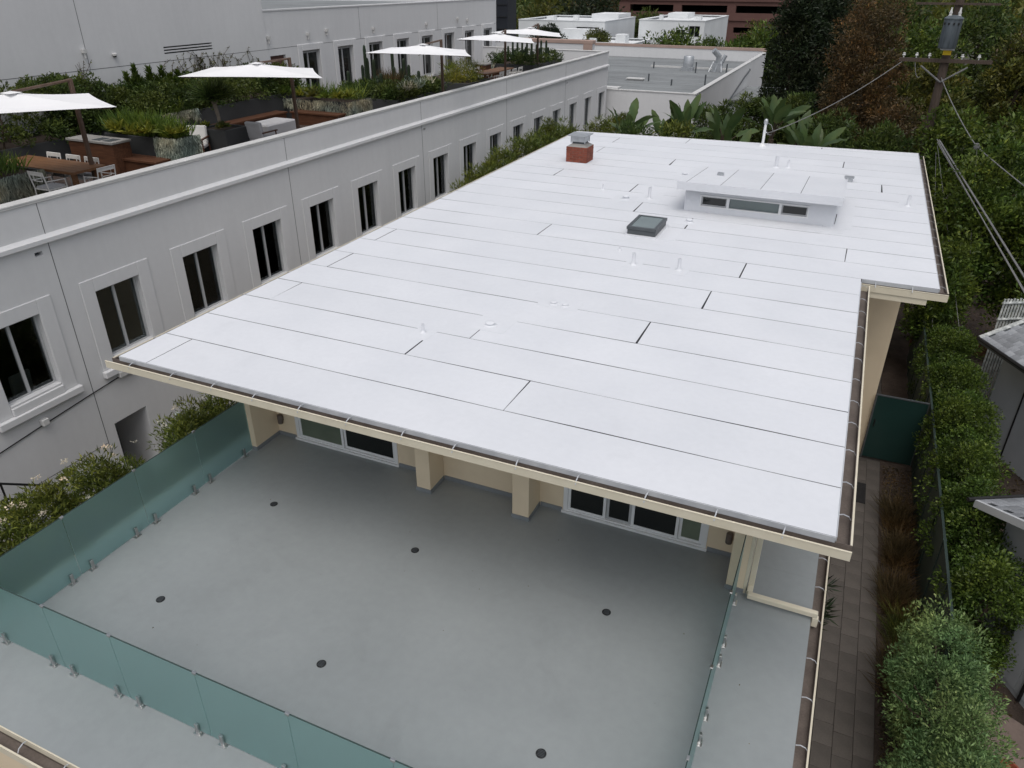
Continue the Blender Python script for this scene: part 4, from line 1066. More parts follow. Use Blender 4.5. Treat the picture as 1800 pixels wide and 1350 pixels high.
blades('rush_clump', 'upright rushes in the planter at the far left corner', (-18.3, 11.2, 6.68), (0.55, 0.6), 420, 0.45, 0.03, MT['lf_grass'], seed=71)
blades('rush_clump', 'bright green rushes behind the stone counter', (-18.5, 15.75, 6.84), (0.8, 0.33), 1100, 0.58, 0.045, MT['lf_grass'], seed=72)
blades('rush_clump', 'rushes in front of the long dark hedge', (-20.2, 17.9, 6.86), (0.25, 0.9), 400, 0.5, 0.035, MT['lf_grass'], seed=73)
blades('rush_clump', 'green rushes right of the silver curtain planter', (-17.3, 15.8, 6.84), (0.5, 0.28), 520, 0.48, 0.035, MT['lf_grass'], seed=74)
blades('rush_clump', 'rushes behind the yellow succulents', (-18.9, 24.7, 6.7), (1.8, 0.3), 500, 0.55, 0.035, MT['lf_grass'], seed=75)
def rosette(label, x, y, z, r, seed, mat='lf_yellow'):
    rng = np.random.default_rng(seed)
    t = thing('succulent', (x, y, z), label, 'plant')
    n = 150
    u = rng.normal(size=(n, 3)); u[:, 2] = np.abs(u[:, 2]) + 0.15; u /= np.linalg.norm(u, axis=1, keepdims=True)
    c = np.array([(x + rng.normal()*r*0.5, y + rng.normal()*r*0.5, z + r*0.35) for _ in range(5)])
    P = c[rng.integers(0, 5, n)]
    leaf_object('foliage', P, u, r*0.95, r*0.30, MT[mat], t, 0.15, rng)
for i, (x, y, z, r, lb, mt) in enumerate([(-18.8, 15.3, 6.95, 0.30, 'yellow green succulent left of the counter', 'lf_yellow'), (-17.6, 15.27, 6.95, 0.30, 'bright yellow succulent at the planter corner', 'lf_yellow'), (-16.8, 15.55, 6.98, 0.22, 'small yellow succulent above the silver curtain', 'lf_yellow'),
                                     (-20.2, 23.85, 6.80, 0.32, 'lime green succulent at the left end of the lounge planter', 'lf_grass'), (-19.1, 23.85, 6.80, 0.30, 'yellow succulent behind the second parasol mast', 'lf_yellow'), (-18.5, 23.9, 6.80, 0.30, 'green and yellow succulent mid lounge planter', 'lf_olive'), (-17.9, 23.85, 6.80, 0.28, 'lime succulent right of the mid lounge planter', 'lf_grass'), (-17.3, 23.85, 6.80, 0.33, 'orange yellow succulent at the right end of the lounge planter', 'lf_yellow'),
                                     (-18.05, 17.75, 6.72, 0.16, 'yellow succulent at the foot of the dragon tree', 'lf_yellow'), (-17.4, 17.8, 6.72, 0.18, 'olive succulent beside the dragon tree trunk', 'lf_olive'), (-18.3, 11.0, 6.72, 0.16, 'pale yellow flowers among the far left rushes', 'lf_yellow')]):
    rosette(lb, x, y, z, r, 80 + i, mt)

# dragon tree
DT = thing('dragon_tree', (-17.85, 18.2, 6.66), 'dragon tree with bare pale trunk and spiky dark crown', 'tree')
m = MB(); m.tube([(-17.85, 18.2, 6.66), (-17.9, 18.22, 7.0), (-17.95, 18.2, 7.35)], [0.06, 0.055, 0.07], 8)
for k in range(4): m.tube([(-17.95, 18.2, 7.33), (-17.95 + 0.16*math.cos(k*1.6), 18.2 + 0.16*math.sin(k*1.6), 7.52)], [0.045, 0.03], 6)
m.build('trunk', MT['palebark'], DT, smooth=True)
rng = np.random.default_rng(90); n = 1300
u = rng.normal(size=(n, 3)); u[:, 2] = np.abs(u[:, 2])*0.8 - 0.1; u /= np.linalg.norm(u, axis=1, keepdims=True)
hd = np.array([(-17.95 + 0.22*math.cos(k*1.6), 18.2 + 0.22*math.sin(k*1.6), 7.55) for k in range(4)] + [(-17.95, 18.2, 7.62)])
leaf_object('crown', hd[rng.integers(0, 5, n)], u, 0.52, 0.035, MT['lf_mid'], DT, 0.1, rng)

# cacti
def cactus(label, x, y, z, h, seed, r=0.055):
    rng = np.random.default_rng(seed)
    t = thing('cactus', (x, y, z), label, 'cactus', 'column cacti')
    n = rng.integers(1, 3)
    for i in range(n + 1):
        hh = h * (1 if i == 0 else rng.uniform(0.4, 0.75)); dx, dy = (0, 0) if i == 0 else (rng.uniform(-0.16, 0.16), rng.uniform(-0.16, 0.16))
        m = MB(); k = 10; vs = []; fs = []
        prof = [(r*0.85, 0), (r, 0.2*hh), (r, 0.9*hh), (r*0.75, 0.97*hh), (r*0.2, hh)]
        for (rr_, zz) in prof:
            for a_ in range(k):
                th = 6.283*a_/k; q_ = rr_*(1.12 if a_ % 2 else 0.88)
                vs.append((x + dx + q_*math.cos(th), y + dy + q_*math.sin(th), z + zz))
        for a_ in range(len(prof)-1):
            for b_ in range(k): fs.append((a_*k+b_, a_*k+(b_+1) % k, (a_+1)*k+(b_+1) % k, (a_+1)*k+b_))
        m.add(vs, fs); m.build('stem', MT['lf_cactus'], t)
for i, (x, y, h, lb) in enumerate([(-19.2, 28.2, 1.62, 'tallest column cactus left of the third parasol'), (-19.0, 28.5, 1.15, 'shorter column cactus just right of the tallest'), (-18.9, 29.8, 1.35, 'column cactus under the left tip of the third parasol'), (-18.4, 29.9, 1.10, 'column cactus below the third parasol'), (-17.8, 29.3, 0.95, 'column cactus at the right end of the wide planter'), (-17.45, 29.5, 0.75, 'short column cactus by the third parasol mast'), (-18.1, 27.6, 0.8, 'short column cactus at the front of the wide planter'), (-19.4, 27.2, 0.85, 'slim cactus at the left edge of the wide planter')]):
    cactus(lb, x, y, 6.4, h*1.18, 100 + i, 0.065)
for i in range(13):
    cactus(['cactus at the left end of the farthest planter', 'second cactus from the left in the farthest planter', 'third cactus from the left in the farthest planter', 'fourth cactus from the left in the farthest planter', 'fifth cactus from the left in the farthest planter', 'sixth cactus from the left in the farthest planter', 'middle cactus of the farthest planter', 'sixth cactus from the right in the farthest planter', 'fifth cactus from the right in the farthest planter', 'fourth cactus from the right in the farthest planter', 'third cactus from the right in the farthest planter', 'second cactus from the right in the farthest planter', 'cactus at the right end of the farthest planter'][i],
           -18.75 + i*0.19, 41.6 + 0.25*math.sin(i*2.1), 6.65, 0.75 + 0.35*abs(math.sin(i*1.7)), 120 + i)
shrub_box('shrub', 'dense green shrubs filling the wide cactus planter', (-19.55, 26.95, 6.4), (-16.95, 30.5, 6.78), 210, 0.24, 60, (0.14, 0.05), MT['lf_mid'], seed=131, stems=False)
blades('grass_clump', 'reddish tan ornamental grass among the cacti', (-19.0, 29.6, 6.6), (0.7, 0.5), 600, 0.62, 0.02, MT['lf_tan'], seed=132, lean=0.3)
blades('agave', 'pale edged agave at the front right of the cactus planter', (-17.1, 28.6, 6.7), (0.25, 1.1), 260, 0.42, 0.05, MT['lf_silver'], seed=133, lean=0.6)
tree('grass_mound', 'rounded yellow green grass mound under the third parasol', (-17.4, 33.1, 6.5), (-17.4, 33.1, 6.75), (0.95, 1.1, 0.62), 60, 0.25, 70, (0.22, 0.02), MT['lf_yellow'], 'plant', trunk=False, seed=134, crown='foliage')
shrub_box('shrub', 'blue green shrubs in the farthest planter below the cacti', (-18.85, 39.3, 6.6), (-16.25, 43.3, 7.0), 110, 0.22, 36, (0.14, 0.05), MT['lf_mid'], seed=135, stems=False)
blades('agave', 'blue grey agave cluster left of the farthest cacti', (-18.9, 38.3, 6.0), (0.5, 0.6), 260, 0.8, 0.06, MT['lf_silver'], seed=136, lean=0.5)

# counters, tables, benches, chairs
def counter(x0, x1, y0, y1, z1, label):
    t = thing('counter', ((x0+x1)/2, (y0+y1)/2, DZ), label, 'counter')
    MB().box((x0+0.04, y0+0.04, DZ+0.002), (x1-0.04, y1-0.04, z1-0.06)).build('cabinet', MT['teak'], t)
    MB().box((x0, y0, z1-0.059), (x1, y1, z1)).build('worktop', MT['concrete'], t, bevel=0.006)
    return t
c1 = counter(-19.8, -18.05, 14.40, 15.05, 6.86, 'stone topped wooden counter beside the first parasol mast')
for x in (-18.9, -18.5): MB().box((x, 14.5, 6.861), (x+0.28, 14.85, 6.87)).build('hob', MT['darkmetal'], c1)
counter(-18.5, -17.8, 36.8, 37.5, 6.9, 'small wooden counter behind the far dining table')
def table(x0, x1, y0, y1, z1, label, mat='teak'):
    t = thing('dining_table', ((x0+x1)/2, (y0+y1)/2, DZ), label, 'table')
    n = max(3, int((y1-y0)/0.16)); st_ = (y1-y0)/n
    for i in range(n): MB().box((x0, y0+i*st_+0.004, z1-0.06), (x1, y0+(i+1)*st_-0.004, z1)).build('plank', MT[mat], t)
    for x in (x0+0.12, x1-0.22):
        for y in (y0+0.1, y1-0.2): MB().box((x, y, DZ+0.002), (x+0.1, y+0.1, z1-0.061)).build('leg', MT[mat], t)
    return t
table(-19.4, -16.65, 12.05, 12.98, 6.70, 'long teak dining table under the first parasol', 'tablewood')
table(-17.5, -16.7, 34.6, 37.8, 6.70, 'far teak dining table lined with white chairs', 'tablewood')
def wire_chair(label, x, y, rz, group):
    t = thing('dining_chair', (x, y, DZ), label, 'chair', group, rz)
    for s in (-1, 1):
        m = MB(); m.tube([(s*0.24, -0.26, 0.003), (s*0.24, -0.24, 0.45), (s*0.24, -0.30, 0.86)], 0.014, 6); m.tube([(s*0.24, 0.24, 0.003), (s*0.24, 0.22, 0.62), (s*0.24, -0.25, 0.64)], 0.014, 6); m.build('side_frame', MT['whitemetal'], t, local=True)
    m = MB(); m.cbox((0, 0, 0.44), (0.47, 0.46, 0.025)); m.build('seat', MT['whitemetal'], t, local=True)
    m = MB(); m.tube([(-0.24, -0.30, 0.85), (0.24, -0.30, 0.85)], 0.014, 6); m.tube([(-0.13, -0.28, 0.84), (-0.13, -0.265, 0.64), (0.13, -0.265, 0.64), (0.13, -0.28, 0.84)], 0.012, 6); m.cbox((0, -0.285, 0.80), (0.44, 0.012, 0.07)); m.build('backrest', MT['whitemetal'], t, local=True)
    m = MB(); m.cbox((0, 0.0, 0.475), (0.42, 0.42, 0.04)); m.build('cushion', MT['cushion'], t, local=True)
wire_chair('white wire chair at the near side of the dining table', -17.05, 11.72, 0, 'garden dining chairs')
wire_chair('white wire chair at the right end of the dining table', -16.35, 12.5, math.pi/2, 'garden dining chairs')
for i, (x, lb) in enumerate([(-18.6, 'far side dining chair nearest the left planter'), (-17.9, 'middle chair on the far side of the dining table'), (-17.25, 'far side dining chair beside the parasol mast')]):
    wire_chair(lb, x, 12.80, math.pi, 'garden dining chairs')
for i in range(4):
    wire_chair(['nearest white chair along the far dining table', 'second white chair along the far dining table', 'third white chair along the far dining table', 'last white chair along the far dining table'][i], -16.35, 34.9 + i*0.75, math.pi/2, 'white chairs at the far table')
for i in range(3):
    wire_chair(['nearest chair on the wall side of the far dining table', 'middle chair on the wall side of the far dining table', 'farthest chair on the wall side of the far dining table'][i], -17.85, 34.95 + i*0.75, -math.pi/2, 'white chairs at the far table')
def bench(x0, x1, y0, y1, label, z=6.40):
    t = thing('bench', ((x0+x1)/2, (y0+y1)/2, DZ), label, 'bench')
    ax = (x1-x0) > (y1-y0); n = 4
    for i in range(n):
        if ax: q0, q1 = (x0, y0+(y1-y0)*i/n+0.005), (x1, y0+(y1-y0)*(i+1)/n-0.005)
        else: q0, q1 = (x0+(x1-x0)*i/n+0.005, y0), (x0+(x1-x0)*(i+1)/n-0.005, y1)
        MB().box((*q0, z-0.05), (*q1, z)).build('slat', MT['teak'], t)
    MB().box((x0+0.05, y0+0.05, DZ+0.002), (x1-0.05, y1-0.05, z-0.051)).build('base', MT['teak'], t)
bench(-18.5, -16.9, 14.66, 15.28, 'low wooden bench along the planter right of the counter')
bench(-19.85, -19.3, 18.9, 23.1, 'long wooden bench along the dark planter wall')
bench(-19.25, -17.1, 23.12, 23.66, 'wooden bench in front of the yellow succulent planter')
bench(-18.2, -17.0, 38.2, 38.8, 'wooden bench near the farthest planter')
def armchair(label, x, y, rz, fm, cm):
    t = thing('armchair', (x, y, DZ), label, 'armchair', None, rz)
    for sx in (-1, 1):
        for sy in (-1, 1):
            m = MB(); m.tube([(sx*0.33, sy*0.30, 0.003), (sx*0.31, sy*0.27, 0.58 if sy > 0 else 0.40)], 0.025, 6); m.build('leg', MT[fm], t, local=True)
        m = MB(); m.cbox((sx*0.32, 0.0, 0.59), (0.06, 0.66, 0.035)); m.build('armrest', MT[fm], t, local=True)
    m = MB(); m.cbox((0, 0, 0.36), (0.60, 0.60, 0.12)); m.build('seat', MT[cm], t, local=True, bevel=0.03)
    m = MB(); m.cbox((0, -0.30, 0.64), (0.60, 0.13, 0.52), 0, 0.18); m.build('backrest', MT[cm], t, local=True, bevel=0.03)
armchair('red framed armchair with white cushions beside the dragon tree', -17.95, 17.15, 3.6, 'teak', 'whitemetal')
armchair('beige backed armchair near the parapet', -16.95, 18.95, 0.0, 'teak', 'cushion')
ot = thing('ottoman', (-18.35, 21.05, DZ), 'large pale grey upholstered ottoman in the lounge', 'ottoman')
MB().box((-18.8, 20.3, 6.05), (-17.9, 21.8, 6.42)).build('cushion', MT['cushion'], ot, bevel=0.04)
MB().box((-18.75, 20.35, DZ+0.002), (-17.95, 21.75, 6.049)).build('plinth', MT['planter'], ot)

# parasols
U = [((-16.61, 8.73, 8.35), (-14.27, 11.73, 8.35), (-16.99, 12.87, 8.66), 'nearest white cantilever parasol over the teak dining table'),
     ((-17.23, 16.3, 8.35), (-13.99, 18.4, 8.26), (-16.52, 20.16, 8.56), 'second white cantilever parasol over the lounge seating'),
     ((-16.76, 24.66, 8.35), (-13.2, 26.07, 8.26), (-15.58, 28.19, 8.62), 'white parasol beside the column cacti'),
     ((-16.97, 32.08, 8.35), (-13.62, 33.05, 8.23), (-16.06, 35.31, 8.60), 'white parasol over the far dining table'),
     ((-17.61, 36.95, 8.35), (-14.14, 37.81, 8.19), (-16.39, 40.19, 8.64), 'farthest white parasol near the end parapet')]
for (A, B, Mt, lb) in U:
    A = Vector(A); B = Vector(B); Mt = Vector(Mt)
    e = (B - A); n = Vector((-e.y, e.x, 0)).normalized() * 2.6
    Cc, Dd = B + n - e*0.12, A + n + e*0.12
    ap = (A + B + Cc + Dd) / 4 + Vector((0, 0, 0.24))
    t = thing('parasol', (Mt.x, Mt.y, DZ), lb, 'parasol', 'cantilever parasols on the roof terrace')
    m = MB(); vs = []; fs = []
    cor = [A, B, Cc, Dd]; NN = 8
    for i in range(4):
        p, q_ = cor[i], cor[(i+1) % 4]
        grid = []
        for r_ in range(5):
            k = r_/4
            rowv = []
            for c in range(NN+1):
                s = c/NN
                edge = p.lerp(q_, s)
                edge = edge + (ap - edge)*0.035*math.sin(math.pi*s)      # scalloped rim
                pt = edge.lerp(ap, k)
                pt = pt + Vector((0, 0, -0.05*math.sin(math.pi*k)*math.sin(math.pi*s) - 0.03*math.sin(math.pi*k)))
                rowv.append(len(vs)); vs.append(pt)
            grid.append(rowv)
        for r_ in range(4):
            for c in range(NN): fs.append((grid[r_][c], grid[r_][c+1], grid[r_+1][c+1], grid[r_+1][c]))
    m.add(vs, fs); m.build('canopy', MT['canvas'], t, smooth=True)
    m = MB(); m.add([ap + Vector((x, y, 0.0)) for x, y in ((-0.16, -0.16), (0.16, -0.16), (0.16, 0.16), (-0.16, 0.16))] + [ap + Vector((0, 0, 0.035))], [(0,1,4),(1,2,4),(2,3,4),(3,0,4)]); m.build('vent', MT['canvas'], t)
    for i in range(4):
        for q_ in (cor[i], cor[i].lerp(cor[(i+1) % 4], 0.5)):
            m = MB(); m.tube([ap + Vector((0, 0, -0.12)), q_.lerp(ap, 0.5) + Vector((0, 0, -0.16)), q_.lerp(ap, 0.06) + Vector((0, 0, -0.05))], 0.011, 5); m.build('rib', MT['brownpost'], t)
    m = MB(); m.tube([ap + Vector((0, 0, -0.35)), ap + Vector((0, 0, -0.06))], 0.035, 8); m.build('hub', MT['brownpost'], t)
    m = MB(); m.box((Mt.x-0.045, Mt.y-0.045, DZ+0.03), (Mt.x+0.045, Mt.y+0.045, Mt.z)); m.build('mast', MT['brownpost'], t, bevel=0.01)
    far = (Cc + Dd)/2
    endp = ap.lerp(far, 0.25) + Vector((0, 0, 0.04))
    m = MB(); m.tube([Vector((Mt.x, Mt.y, Mt.z-0.03)), endp], 0.032, 8); m.build('arm', MT['brownpost'], t)
    m = MB(); m.box((Mt.x-0.4, Mt.y-0.4, DZ+0.002), (Mt.x+0.4, Mt.y+0.4, DZ+0.08)); m.build('base', MT['concrete'], t)
# ================================================================== BUILDINGS BEHIND
AN = thing('stucco_wall', (-22.0, 50.2, -0.6), 'pale stucco wall with tan coping beyond the end parapet', 'wall')
m = MB(); m.box((-27.0, 50.0, -0.6), (-16.62, 50.5, 7.0)); m.build('wall', MT['officewall'], AN)
m = MB(); m.box((-27.05, 49.95, 7.001), (-16.57, 50.55, 7.22)); m.build('coping', MT['pinkcoping'], AN, bevel=0.02)
m = MB(); m.box((-17.2, 49.93, 6.0), (-16.6, 49.999, 7.0)); m.build('corner_panel', MT['pinkcoping'], AN)

GB = thing('grey_roof_building', (-16.0, 60.0, -0.6), 'low building with grey gravel roof ringed by a pale parapet', 'building')
gx0, gx1, gy0, gy1, gz = -26.0, -8.82, 45.5, 75.5, 4.92
m = MB(); m.box((gx0, gy0, -0.6), (gx1, gy0+0.25, gz)); m.box((gx1-0.25, gy0+0.2501, -0.6), (gx1, gy1, gz)); m.box((gx0, gy1-0.25, -0.6), (gx1-0.2501, gy1, gz+0.12)); m.build('wall', MT['officewall'], GB)
m = MB(); m.box((gx0, gy0-0.03, gz+0.001), (gx1+0.03, gy0+0.29, gz+0.05)); m.box((gx1-0.29, gy0+0.2901, gz+0.001), (gx1+0.03, gy1-0.3, gz+0.05)); m.build('coping', MT['coping'], GB)
m = MB(); m.box((gx0, gy1-0.29, gz+0.1201), (gx1+0.03, gy1+0.04, gz+0.34)); m.build('far_coping', MT['pinkcoping'], GB)
m = MB(); m.box((gx0, gy0+0.25, 3.9), (gx1-0.25, gy1-0.25, 4.15)); m.build('roof', MT['greyroof'], GB)
rng = np.random.default_rng(77)
for y in np.arange(47.5, 75, 1.05):      # roofing felt rolls
    MB().box((gx0+0.1, float(y), 4.1501), (gx1-0.3, float(y)+1.0, 4.156 + rng.uniform(0, 0.006))).build('felt_roll', MT['greyroof'], GB)
def roofbox(x, y, sx, sy, h, mat, nm): 
    m = MB(); m.box((x-sx/2, y-sy/2, 4.165), (x+sx/2, y+sy/2, 4.165+h)); m.box((x-sx/2-0.08, y-sy/2-0.08, 4.1651+h), (x+sx/2+0.08, y+sy/2+0.08, 4.215+h)); m.build(nm, MT[mat], GB)
roofbox(-15.7, 51.6, 1.0, 0.7, 0.12, 'coping', 'roof_hatch'); roofbox(-15.6, 57.3, 1.1, 0.6, 0.10, 'coping', 'vent_cap')
m = MB(); m.box((-14.0, 65.0, 4.165), (-13.1, 65.9, 4.45)); m.lathe([(0, 0), (0.42, 0), (0.42, 0.75), (0.38, 0.8), (0, 0.8)], (-13.55, 65.45, 4.451), 14); m.build('exhaust_fan', MT['galv'], GB, smooth=True)
m = MB(); m.box((-11.6, 65.2, 4.165), (-10.9, 65.9, 4.8)); m.tube([(-11.25, 65.5, 4.75), (-11.2, 65.5, 5.3), (-11.6, 65.2, 5.75)], 0.22, 10); m.tube([(-11.0, 65.5, 4.7), (-10.7, 65.6, 5.4)], 0.16, 10)
for s in (-0.5, 0.0, 0.5): m.tube([(-11.3+s, 65.0, 4.17), (-11.25+s*0.6, 65.4, 4.9)], 0.05, 6)
m.build('duct', MT['galv'], GB, smooth=True)
for (x, y, h) in [(-12.6, 63.9, 0.8), (-10.0, 62.5, 0.9), (-12.5, 55.4, 0.4), (-14.6, 57.2, 0.5), (-16.5, 66.0, 0.5), (-10.4, 56.5, 0.7)]:
    m = MB(); m.tube([(x, y, 4.16), (x, y, 4.16+h)], 0.055, 8); m.build('pipe', MT['darkmetal'], GB)
m = MB(); m.tube([(-9.2, 66.6, 4.75), (-8.76, 66.2, 4.35), (-8.76, 64.0, 4.1), (-8.76, 58.0, 3.2), (-8.76, 56.0, 2.4)], 0.05, 6); m.build('downpipe', MT['darkmetal'], GB)
m = MB(); m.box((-17.0, 67.0, 4.166), (-9.8, 67.15, 4.30)); m.build('conduit', MT['coping'], GB)

CP = thing('flat_shed', (-7.0, 62.0, -0.6), 'small flat roofed grey shed beside the grey roof building', 'shed')
m = MB(); m.box((-8.78, 58.0, -0.6), (-5.2, 66.0, 3.0)); m.build('wall', MT['siding'], CP)
m = MB(); m.box((-8.79, 57.8, 3.001), (-5.0, 66.2, 3.15)); m.build('roof', MT['greyroof'], CP)
for i in range(4): MB().box((-8.6 + i*0.85, 57.9, 3.151), (-7.85 + i*0.85, 66.1, 3.175)).build('roof_sheet', MT['greyroof'], CP)

def white_building(label, x0, x1, y0, y1, z1, wins, steps=()):
    t = thing('white_building', ((x0+x1)/2, (y0+y1)/2, -0.6), label, 'building')
    m = MB(); wall_grid(m, lambda u, z, d: (u, y0 + d, z), x0, x1, -0.6, z1, [w for w in wins], 0.25)
    m.add([(x0, y0, -0.6), (x0, y0, z1), (x0, y1, z1), (x0, y1, -0.6)], [(0,1,2,3)]); m.add([(x1, y0, -0.6), (x1, y0, z1), (x1, y1, z1), (x1, y1, -0.6)], [(3,2,1,0)])
    m.add([(x0, y1, -0.6), (x0, y1, z1), (x1, y1, z1), (x1, y1, -0.6)], [(0,1,2,3)]); m.build('wall', MT['whitewash'], t)
    MB().box((x0+0.3, y0+0.3, z1-0.30), (x1-0.3, y1-0.3, z1-0.18)).build('roof', MT['whitewash'], t)
    m = MB(); m.box((x0-0.05, y0-0.05, z1+0.001), (x1+0.05, y0+0.3, z1+0.08)); m.box((x0-0.05, y0+0.301, z1+0.001), (x0+0.3, y1, z1+0.08)); m.box((x1-0.3, y0+0.301, z1+0.001), (x1+0.05, y1, z1+0.08)); m.box((x0+0.301, y1-0.3, z1+0.001), (x1-0.301, y1, z1+0.08)); m.build('parapet', MT['whitewash'], t)
    for (a_, b_, c_, d_) in wins:
        o = MB().box((a_+0.02, y0+0.20, c_+0.02), (b_-0.02, y0+0.24, d_-0.02)).build('window', MT['darkglass'], t)
        m = MB(); m.box(((a_+b_)/2-0.04, y0+0.14, c_+0.02), ((a_+b_)/2+0.04, y0+0.199, d_-0.02)); m.build('mullion', MT['winframe'], o)
    for (a_, b_, c_, d_, e_, f_) in steps: MB().box((a_, c_, e_), (b_, d_, f_)).build('roof_block', MT['whitewash'], t)
    return t
white_building('white flat roofed building behind the farthest parasol', -40.5, -29.5, 93, 106, 6.2, [(-33.0, -30.2, 4.7, 5.6), (-38.5, -36.8, 2.0, 3.4)], [(-33.5, -30.0, 100, 105.5, 6.03, 6.75), (-38.0, -37.0, 96.0, 97.0, 6.03, 6.5), (-35.6, -35.0, 99.0, 99.6, 6.03, 6.6)])
white_building('low white building with small roof units in the middle distance', -35.0, -23.6, 84.5, 92.5, 4.55, [(-27.0, -24.4, 3.0, 3.7)], [(-29.0, -28.2, 86, 87, 4.16, 4.9), (-26.3, -25.2, 87, 88.5, 4.16, 5.3), (-31.5, -30.5, 88, 89, 4.16, 4.7), (-33.8, -30.0, 90.5, 92.2, 4.38, 5.5)])
white_building('white building with stepped side in front of the brown garage', -25.4, -17.9, 93, 108, 6.5, [(-21.0, -20.1, 4.6, 5.6), (-19.6, -18.4, 4.9, 6.0)], [(-24.5, -22.0, 103, 107, 6.33, 6.9), (-20.0, -19.2, 97, 98, 6.33, 6.8), (-23.6, -23.2, 95, 95.4, 6.33, 7.0)])

PG = thing('parking_garage', (-24.0, 145.0, -0.6), 'large reddish brown parking garage with long dark openings', 'building')
hl = []
for z0_, z1_ in ((6.05, 7.05), (9.0, 10.1), (3.3, 4.1)):
    for k in range(4): hl.append((-37.2 + k*8.3, -30.2 + k*8.3, z0_, z1_))
m = MB(); wall_grid(m, lambda u, z, d: (u, 130 + d, z), -39.0, -4.0, -0.6, 14.0, hl, 0.8)
m.add([(-39, 130, -0.6), (-39, 130, 14), (-39, 160, 14), (-39, 160, -0.6)], [(0,1,2,3)]); m.add([(-39, 130, 14), (-4, 130, 14), (-4, 160, 14), (-39, 160, 14)], [(0,1,2,3)]); m.add([(-4, 130, -0.6), (-4, 130, 14), (-4, 160, 14), (-4, 160, -0.6)], [(3,2,1,0)])
m.build('wall', MT['brown'], PG)
m = MB()
for z in (5.0, 7.6, 10.6): m.box((-39.1, 129.8, z), (-3.9, 129.999, z+0.35))
m.build('band', MT['brown'], PG)
m = MB(); m.box((-38.9, 138, -0.6), (-4.1, 138.2, 13.9))
for z in (2.2, 5.2, 8.4): m.box((-38.9, 131, z), (-4.1, 137.9, z+0.2))
m.build('interior', MT['room'], PG)
NV = thing('dark_tower', (-34.0, 74.0, -0.6), 'dark navy clad building at the right end of the upper office wall', 'building')
m = MB(); m.box((-37.0, 70.0, -0.6), (-31.6, 72.0, 14.0)); m.build('wall', MT['navy'], NV)
m = MB()
for k in range(12): m.box((-36.9, 69.94, 0.5 + k), (-31.65, 69.999, 0.56 + k))
m.build('panel_joint', MT['black'], NV)

# ================================================================== NEIGHBOURS ON THE RIGHT
e_ = Vector((0.479, -0.878, 0)); m_ = Vector((0.878, 0.479, 0))
def shingle_plane(parent, O, ax, ay, nx, ny, w, h, rise, lim=300):
    """courses of single shingles; ax along the course, ay up the slope (horizontal unit), rise per metre"""
    ax = Vector(ax); ay = Vector(ay)
    up_ = (ay + Vector((0, 0, rise))).normalized(); nn = ax.cross(up_).normalized()
    if nn.z < 0: nn = -nn
    rot = Matrix((ax, up_, nn)).transposed().to_euler()
    if rot is None: pass
    me = MB().box((0.004, -0.015, 0.0), (w - 0.004, h, 0.014)).mesh('shingle', MT['shingle'])
    # a right-handed frame, whichever way the axes turn
    fr = Matrix((ax, nn.cross(ax), nn)).transposed()
    sgn = 1 if (nn.cross(ax)).dot(up_) > 0 else -1
    cnt = 0
    for j in range(ny):
        for i in range(nx):
            p = Vector(O) + ax*(i*w + (w/2 if j % 2 else 0)) + up_*(j*h) + nn*(0.004 + 0.0)
            tilt = Matrix.Rotation(R(2.2)*sgn, 3, 'X')
            s = 1 if sgn > 0 else -1
            r_ = fr @ tilt
            piece('shingle', me, parent, p, r_.to_euler(), (1, s, 1) if s < 0 else None); cnt += 1
    return cnt

N1 = thing('shingled_house', (5.6, 19.8, -0.06), 'grey sided house with grey shingle roof at the right edge', 'house')
E1 = Vector((3.84, 20.5, 2.75))
def quad(mb, a, b, c, d, th=0.10):
    dn = Vector((0, 0, -th)); q = [Vector(x) for x in (a, b, c, d)]
    mb.add(q + [x + dn for x in q], [(0,1,2,3),(7,6,5,4),(0,4,5,1),(1,5,6,2),(2,6,7,3),(3,7,4,0)])
m = MB(); quad(m, E1, E1 + e_*4.2, E1 + e_*4.2 + m_*2.6 + Vector((0,0,1.04)), E1 + m_*2.6 + Vector((0,0,1.04))); m.build('roof', MT['darkmetal'], N1)
shingle_plane(N1, E1 + Vector((0,0,0.002)), e_, m_, 19, 12, 0.22, 0.19, 0.40)
m = MB(); m.tube([E1 - e_*0.03, E1 + e_*4.2 - m_*0.03], 0.05, 8); m.build('gutter', MT['black'], N1)
m = MB(); m.tube([E1 + Vector((0,0,0.03)), E1 + m_*2.6 + Vector((0,0,1.09))], 0.055, 6); m.build('ridge_cap', MT['chipped'], N1)
W1 = E1 + m_*0.55 + e_*0.35
m = MB(); wpoly = [W1, W1 + e_*4.0, W1 + e_*4.0 + m_*3, W1 + m_*3]; m.prism([(p.x, p.y) for p in wpoly], -0.1, 2.82); m.build('wall', MT['siding'], N1)
m = MB(); m.tube([W1 - m_*0.02 + e_*1.0 + Vector((0,0,-0.0)), W1 - m_*0.02 + e_*1.0 + Vector((0,0,-2.7))], 0.02, 6); m.build('cable', MT['black'], N1)
PK = thing('picket_railing', (4.6, 21.9, -0.06), 'weathered white picket railing behind the shingled roof', 'railing')
for k in range(16):
    p = Vector((4.30, 21.45, 0)) + m_*(k*0.085)
    m = MB(); m.box((p.x-0.022, p.y-0.015, -0.06), (p.x+0.022, p.y+0.015, 3.55 + 0.02*math.sin(k*3))); m.build('picket', MT['chipped'], PK)
m = MB()
for z in (3.0, 3.45):
    a0 = Vector((4.26, 21.40, z)); m.tube([a0, a0 + m_*1.5], 0.035, 6)
m.build('rail', MT['chipped'], PK)

